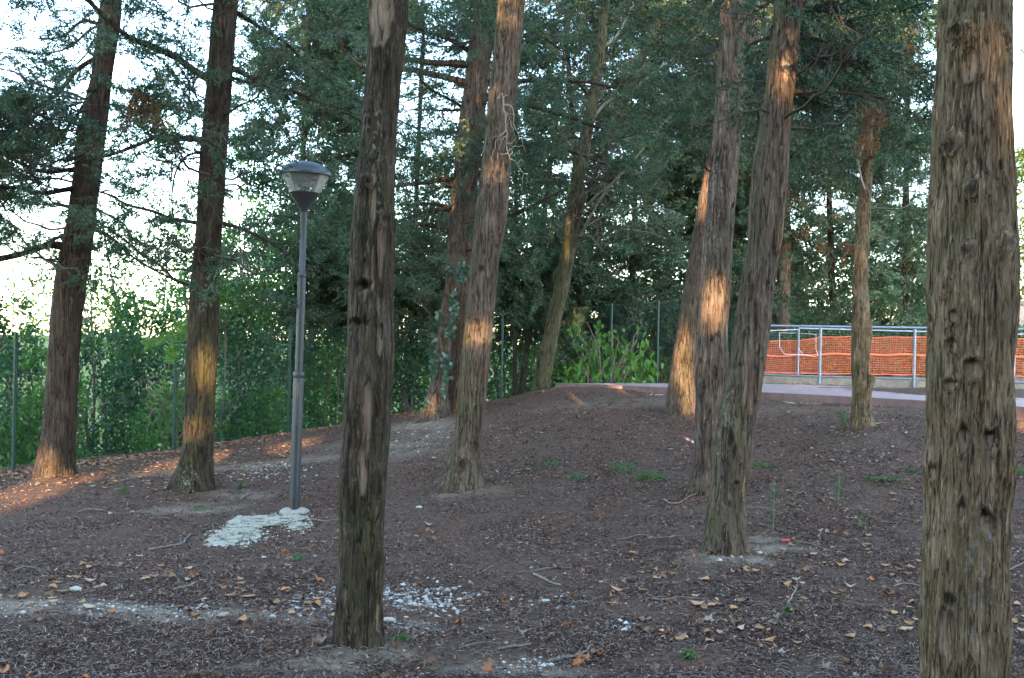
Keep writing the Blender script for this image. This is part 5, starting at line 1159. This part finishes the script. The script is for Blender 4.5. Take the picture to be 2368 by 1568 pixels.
def leaf_stuff(name, label, P, smin, smax):
    n = len(P); tmpl = []
    VV = []; FF = []; RR = []; off = 0
    t = np.linspace(0, 2 * np.pi, 7, endpoint=False)
    for p in P:
        s = rng.uniform(smin, smax) * .5; rad = s * rng.uniform(.6, 1.1, 7); a = rng.uniform(0, 6.28); c, q = math.cos(a), math.sin(a); x = rad * np.cos(t) * 1.2; y = rad * np.sin(t) * .8; z = (x / s) ** 2 * s * rng.uniform(.1, .6) + s * rng.uniform(-.25, .35, 7) * .5
        X = x * c - y * q; Y_ = x * q + y * c; VV.append(np.stack([X + p[0], Y_ + p[1], z + p[2] + s * .35], 1)); FF.append(np.arange(7) + off); off += 7; RR.append(rng.random())
    return tag(obj(name, mesh_np(name, np.concatenate(VV), np.array(FF), M_LEAFS, {'rnd': ('FACE', 'FLOAT', RR)})), label, 'litter', kind='stuff')
P1, px, py = floor_pts(900, 900, 1500); P1 = P1[(vn(P1 * .8) > .45)]
n = 2600; s_ = rng.random(n); X = -8.2 + 7.2 * s_; Yf = np.interp(X, FX, FY) - np.abs(rng.normal(size=n)) * .8 + .25; P2 = np.stack([X, Yf, gz(X, Yf)], 1)
n = 500; X = rng.uniform(-7.5, -3, n); Yf = rng.uniform(11.5, 16, n); P3 = np.stack([X, Yf, gz(X, Yf)], 1)
leaf_stuff('leaf_litter', 'band of orange brown fallen leaves along the green fence and thin scatter beyond', np.concatenate([P1, P2, P3]), .04, .085)
Pk = []
for i in range(260):
    t = rng.random(); p = ra + (rc - ra) * t; Pk.append(np.array([p[0], p[1] + .0 - abs(rng.normal()) * .06, ZP]))
leaf_stuff('leaf_drift', 'thin drift of dry leaves lying on the path against the pale low wall', np.array(Pk), .04, .07)
# gravel
def gravel():
    G = []
    for (x0, x1, y0, y1, n, s) in [(0, 640, 1385, 1428, 420, .013), (700, 1100, 1338, 1400, 560, .018), (880, 1100, 1370, 1420, 160, .016), (620, 800, 1360, 1440, 160, .014), (1100, 1450, 1360, 1420, 90, .013), (1380, 1520, 1430, 1480, 50, .016), (0, 2367, 1000, 1560, 700, .011), (500, 760, 1060, 1120, 260, .02), (860, 1120, 960, 1050, 220, .018), (1150, 1300, 1515, 1560, 120, .012), (1880, 2110, 985, 1080, 40, .018), (1630, 1810, 1270, 1310, 60, .012), (850, 1000, 1430, 1480, 90, .013)]:
        d = rng.normal(size=(n, 2)) * .3; X = (x0 + x1) / 2 + d[:, 0] * (x1 - x0) * .8 if n < 600 or x1 < 2000 else rng.uniform(x0, x1, n); Yp = (y0 + y1) / 2 + d[:, 1] * (y1 - y0) * .8 if x1 < 2000 else rng.uniform(y0, y1, n)
        for x, y in zip(X, Yp): G.append((x, y, s * rng.uniform(.5, 1.5)))
    ico = [(0, 0, 1), (.9, 0, .25), (.28, .85, .3), (-.72, .5, .28), (-.7, -.55, .3), (.3, -.85, .25), (.7, .5, -.4), (-.3, .85, -.4), (-.9, 0, -.4), (-.3, -.85, -.4), (.72, -.5, -.4)]
    Fi = [(0, 1, 2), (0, 2, 3), (0, 3, 4), (0, 4, 5), (0, 5, 1), (1, 6, 2), (2, 7, 3), (2, 6, 7), (3, 8, 4), (3, 7, 8), (4, 9, 5), (4, 8, 9), (5, 10, 1), (5, 9, 10), (1, 10, 6)]
    ico = np.array(ico); Fi = np.array(Fi); VV = []; FF = []; RR = []; off = 0
    px = np.array([g[0] for g in G]); py = np.array([g[1] for g in G])
    d = f_[None] + r_[None] * ((px - CX) / F)[:, None] - u_[None] * ((py - CY) / F)[:, None]
    t = np.full(len(G), np.nan); T = np.geomspace(3.2, 26, 260)
    for b in T:
        P = CAM[None] + d * b; i = np.where(np.isnan(t))[0]
        if not len(i): break
        h = P[i, 2] - gz(P[i, 0], P[i, 1], False); t[i[h < 0]] = b
    ok = ~np.isnan(t); P = CAM[None] + d * np.nan_to_num(t, nan=5)[:, None]; P[:, 2] = gz(P[:, 0], P[:, 1])
    for i in np.where(ok)[0]:
        s = G[i][2] * .6 * rng.choice([.5, .8, 1.1, 1.6], p=[.25, .3, .33, .12]); v = ico * s * rng.uniform(.6, 1.3, 3) * [1, 1, .7] * rng.uniform(.8, 1.2, (11, 1)); a = rng.uniform(0, 6.28); c, q = math.cos(a), math.sin(a); v = v @ np.array([[c, q, 0], [-q, c, 0], [0, 0, 1]])
        VV.append(v + P[i] + [0, 0, s * .05]); FF.append(Fi + off); off += 11; RR += [min(1, rng.random() ** .7)] * 15
    tag(obj('gravel', mesh_np('gravel', np.concatenate(VV), np.concatenate(FF), M_GRAV, {'rnd': ('FACE', 'FLOAT', RR)}, smooth=False)), 'white gravel strewn in bands across the lower left of the floor', 'gravel', kind='stuff')
gravel()
def stone(px, py, s, label, mat=M_STONE):
    p = gpt(px, py); m = 10; V = []; Fl = []
    for i in range(6):
        ph = math.pi * i / 5
        for j in range(m): V.append([math.sin(ph) * math.cos(2 * math.pi * j / m), math.sin(ph) * math.sin(2 * math.pi * j / m), math.cos(ph) * .6])
    V = np.array(V); V *= (1 + .35 * (vn(V * 1.7 + px) - .5))[:, None] * s * np.array([1.2, .8, 1]); Fl = [(i * m + j, (i + 1) * m + j, (i + 1) * m + (j + 1) % m, i * m + (j + 1) % m) for i in range(5) for j in range(m)]
    mb = MB(); mb.add(V, Fl); tag(mb.build('stone', mat, None, True, (p[0], p[1], p[2] + s * .3)), label, 'stone', 'pale stones on the floor')
for a in [(969, 1178, .028, 'round white stone alone between the lamp post and the central trunk'), (1662, 1308, .022, 'flat pale stone on the sand in front of the leaning trunk'), (1695, 1290, .018, 'small pale stone at the right foot of the leaning trunk'), (1755, 1288, .02, 'pale stone on the right end of the sandy patch'),
          (175, 1375, .03, 'pale rounded stone on the sandy strip at the left'), (1260, 1388, .02, 'white stone on open floor right of the gravel strip'), (900, 1452, .03, 'flat yellowish stone right of the nearest mossy trunk'), (610, 1288, .018, 'small whitish stone below the cement spill'), (1985, 870, 0, '')]:
    if a[2]: stone(*a)
def stick(pts, r0p, r1p, label, mat=M_STICK, lift=.5, name='fallen_stick', twigs=0):
    P = np.array([gpt(x, y) for x, y in pts]); Ym = P[:, 1].mean(); ra_ = r0p / F * Ym * .72; rb_ = r1p / F * Ym * .65
    Q = catmull(P, 8 * len(P)); Q[1:-1, :2] += rng.normal(size=(len(Q) - 2, 2)) * ra_ * .45; Q[:, 2] = gz(Q[:, 0], Q[:, 1]) + ra_ * .8 + .006; c = Q[0].copy(); mb = MB()
    mb.tube(Q - c, np.linspace(ra_, rb_, len(Q)) * (1 + .25 * (vn(Q * 30) - .5)), 7)
    for i in range(twigs):
        j = int(rng.integers(2, len(Q) - 2)); e = Q[j] + np.array([rng.uniform(-.12, .12), rng.uniform(-.12, .12), .02]); mb.tube([Q[j] - c, (Q[j] + e) / 2 - c + [0, 0, .01], e - c], [rb_ * .6, rb_ * .5, rb_ * .3], 5)
    tag(mb.build(name, mat, None, True, tuple(c)), label, 'stick', 'fallen sticks on the woodland floor')
for a in [([(345, 1270), (380, 1262), (415, 1254), (430, 1246), (441, 1234)], 3.2, 2, 'long bent pale stick below left of the white cement spill', M_STICKG), ([(1152, 1506), (1180, 1500), (1226, 1490)], 5, 4, 'short thick stick at the bottom, left of the longer thick one'),
          ([(1268, 1530), (1310, 1522), (1340, 1518), (1368, 1503)], 6, 4, 'thick grey green stick beside the orange leaves at the bottom'), ([(1234, 1330), (1262, 1340), (1296, 1350)], 3.6, 3, 'straight short pale stick left of the open floor centre', M_STICKG),
          ([(1820, 1402), (1832, 1385), (1840, 1372), (1842, 1352)], 2.6, 1.5, 'forked thin twig standing out right of the sandy patch', M_STICKG, .5, 'fallen_stick', 3), ([(2066, 1362), (2090, 1355), (2142, 1360)], 3, 2.5, 'reddish curved stick touching the left side of the largest trunk'),
          ([(1838, 1262), (1870, 1268), (1930, 1284)], 3, 1.5, 'thin dark stick right of the leaning trunk, below the red scrap'), ([(1535, 1162), (1560, 1168), (1600, 1158), (1640, 1150)], 2.2, 1.4, 'thin bent root-like stick at the foot of the dark grey trunk', M_STICKG),
          ([(558, 1156), (575, 1145)], 5, 5, 'stubby broken piece of branch between the dark trunk and the lamp post'), ([(178, 1182), (205, 1178), (245, 1180)], 2.4, 1.6, 'thin stick below the leftmost big trunk', M_STICKG), ([(718, 1203), (750, 1206), (788, 1204)], 2.4, 2, 'straight stick between the lamp foot and the nearest mossy trunk'),
          ([(1430, 1244), (1480, 1238), (1520, 1243), (1570, 1240)], 2.6, 1.6, 'long thin stick left of the leaning trunk foot'), ([(1228, 1322), (1280, 1319), (1320, 1318)], 2.2, 1.6, 'thin straight twig just above the straight short pale stick'), ([(2300, 1322), (2340, 1318), (2380, 1302)], 3, 2.5, 'stick pointing right out of the picture beyond the largest trunk'),
          ([(1505, 1395), (1540, 1402), (1570, 1392), (1640, 1396)], 2, 1.4, 'long thin wavy twig in the middle of the lower right floor'), ([(30, 1318), (60, 1312), (110, 1316)], 2.4, 1.6, 'thin twig on the floor near the left edge'), ([(1060, 1500), (1100, 1492), (1150, 1496)], 2.6, 1.6, 'thin brown stick right of the nearest mossy trunk at the bottom'),
          ([(1680, 1180), (1760, 1176), (1800, 1182)], 2, 1.4, 'thin dark twig crossing behind the leaning trunk foot'), ([(400, 1368), (430, 1362), (455, 1350)], 4.5, 3.5, 'curled thick brown stick above the sandy strip'), ([(2010, 990), (2030, 985), (2050, 982)], 3, 1.5, 'pale splinter of wood right of the snag foot', M_STICKG)]:
    stick(*a)
def tuft(px, py, h, w_, n, label, mat=LF_WEED, name='weed_tuft', cat='weed', grp='green weeds on the woodland floor'):
    p = gpt(px, py); Y = p[1]; P = []; m = n
    a = rng.uniform(0, 6.28, m); ra2 = w_ * np.sqrt(rng.random(m)); z = h * rng.random(m)
    P = np.stack([ra2 * np.cos(a), ra2 * np.sin(a), z], 1); ax = unit(rand_dirs(m) + np.array([0, 0, .6])); sd = unit(np.cross(ax, rand_dirs(m)))
    V = diamonds(P, ax, sd, .03 * rng.uniform(.6, 1.4, m), .011); t = thing(name, label, cat, tuple(p), grp)
    obj('leaves', mesh_np('leaves', V, np.arange(4 * m).reshape(-1, 4), mat, {'rnd': ('FACE', 'FLOAT', rng.random(m) * .8)}), t)
    segs = [(catmull([[rng.normal() * w_ * .2, rng.normal() * w_ * .2, -.02], [rng.normal() * w_ * .4, rng.normal() * w_ * .4, h * .5], [rng.normal() * w_ * .6, rng.normal() * w_ * .6, h]], 5), np.linspace(.0025, .001, 5)) for _ in range(6)]
    V2, F2 = strip_tubes(segs, 4); obj('stem', mesh_np('stem', V2, F2, LF_BRT, {'rnd': ('FACE', 'FLOAT', np.full(len(F2), .3))}), t)
for a in [(1488, 1104, .09, .09, 230, 'brightest low green weed on the floor left of the dark grey trunk'), (1524, 1112, .07, .08, 170, 'low green weed just right of the brightest weed'), (1438, 1088, .12, .14, 240, 'dull spreading green weed left of the brightest weed', LF_LAUR), (1330, 1108, .05, .12, 90, 'faint weed right of the central trunk foot', LF_LAUR),
          (1760, 1086, .05, .14, 120, 'small weeds right of the leaning trunk at mid height'), (2062, 1122, .06, .09, 140, 'low green weed between the thin stalk and the largest trunk'), (2022, 1118, .04, .07, 80, 'tiny weed left of the low green weed near the largest trunk'), (2110, 1092, .04, .05, 80, 'small bright weed touching the left outline of the largest trunk'),
          (1948, 992, .22, .07, 170, 'bushy little weed at the left foot of the snag'), (1593, 1526, .03, .035, 90, 'tiny green weed at the bottom right of centre'), (1820, 1428, .03, .02, 60, 'tiny green sprout below the forked twig'), (556, 1136, .09, .04, 80, 'little weed right of the dark trunk foot'), (285, 1144, .07, .04, 70, 'little weed in the sun streak right of the leftmost big trunk'),
          (1270, 1080, .05, .12, 100, 'thin weed patch right of the central trunk', LF_LAUR), (2356, 1098, .05, .10, 110, 'green weed right of the largest trunk at the edge'), (470, 1180, .03, .1, 50, 'flat weed on the bare patch left of the lamp post', LF_LAUR), (690, 1300, .03, .05, 60, 'faint flat weed above the big curled leaf', LF_LAUR), (925, 1500, .02, .06, 50, 'dull flat weed right of the nearest trunk foot', LF_LAUR), (1640, 1092, .05, .1, 90, 'weed left of the leaning trunk beside the dark grey trunk')]:
    tuft(*a)
def stalk(px, py, pt, label):
    p = gpt(px, py); h = at(px, pt, p[1])[2] - p[2]; t = thing('dry_stalk', label, 'weed', tuple(p), 'thin upright stalks'); m = 150
    z = h * rng.random(m) ** .8; a = rng.uniform(0, 6.28, m); r = .03 * (1.2 - z / h) + .008; P = np.stack([r * np.cos(a), r * np.sin(a), z], 1); ax = unit(np.stack([np.cos(a), np.sin(a), .5 + 0 * a], 1)); sd = unit(np.cross(ax, rand_dirs(m)))
    V = diamonds(P, ax, sd, .035, .007); obj('leaves', mesh_np('leaves', V, np.arange(4 * m).reshape(-1, 4), LF_WEED, {'rnd': ('FACE', 'FLOAT', rng.random(m) * .6)}), t)
    m = 60; P = rng.normal(size=(m, 3)) * [.012, .012, .02] + [0, 0, h]; ax = rand_dirs(m); sd = unit(np.cross(ax, rand_dirs(m))); obj('seed_head', mesh_np('seed_head', diamonds(P, ax, sd, .02, .008), np.arange(4 * m).reshape(-1, 4), M_STICKG), t)
    mb = MB(); mb.tube([(0, 0, -.02), (.005, 0, h * .5), (0, 0, h)], [.004, .003, .002], 6); mb.build('stem', M_STICKG, t)
stalk(1787, 1228, 1122, 'thin upright stalk with pale seed head right of the leaning trunk'); stalk(1938, 1170, 1092, 'short green upright stalk left of the largest trunk'); stalk(1990, 1225, 1180, 'tiny reddish dry stalk right of the tall one')
p = gpt(1815, 1262); mb = MB(); mb.add([(-.03, -.01, 0), (.03, -.014, .004), (.034, .012, .012), (-.026, .016, .01), (-.03, -.01, .004), (.03, -.014, .009), (.034, .012, .017), (-.026, .016, .015)], [(0, 3, 2, 1), (4, 5, 6, 7), (0, 1, 5, 4), (1, 2, 6, 5), (2, 3, 7, 6), (3, 0, 4, 7)])
tag(mb.build('plastic_scrap', M_RED, None, False, (p[0], p[1], p[2] + .012)), 'small red plastic scrap on the floor right of the leaning trunk', 'litter')
P = np.array([gpt(1580, 1016), gpt(1592, 1024), gpt(1605, 1032)]); tp = thing('barrier_tape', 'twisted red and white barrier tape scrap left of the dark grey trunk', 'tape', tuple(P[0]))
for i in range(4):
    a = P[0] + (P[2] - P[0]) * i / 4 - P[0]; b = P[0] + (P[2] - P[0]) * (i + 1) / 4 - P[0]; mb = MB(); up = np.array([0, 0, .03]); l = np.array([0, 0, .03])
    mb.add([a + l, b + l, b + l + up, a + l + up, a + l + [0, .003, 0], b + l + [0, .003, 0], b + l + up + [0, .003, 0], a + l + up + [0, .003, 0]], [(0, 1, 2, 3), (7, 6, 5, 4), (0, 4, 5, 1), (3, 2, 6, 7), (0, 3, 7, 4), (1, 5, 6, 2)]); mb.build('stripe', M_RED if i % 2 == 0 else M_TAPEW, tp)
print('faces', sum(len(o.data.polygons) for o in C.objects if o.type == 'MESH'))
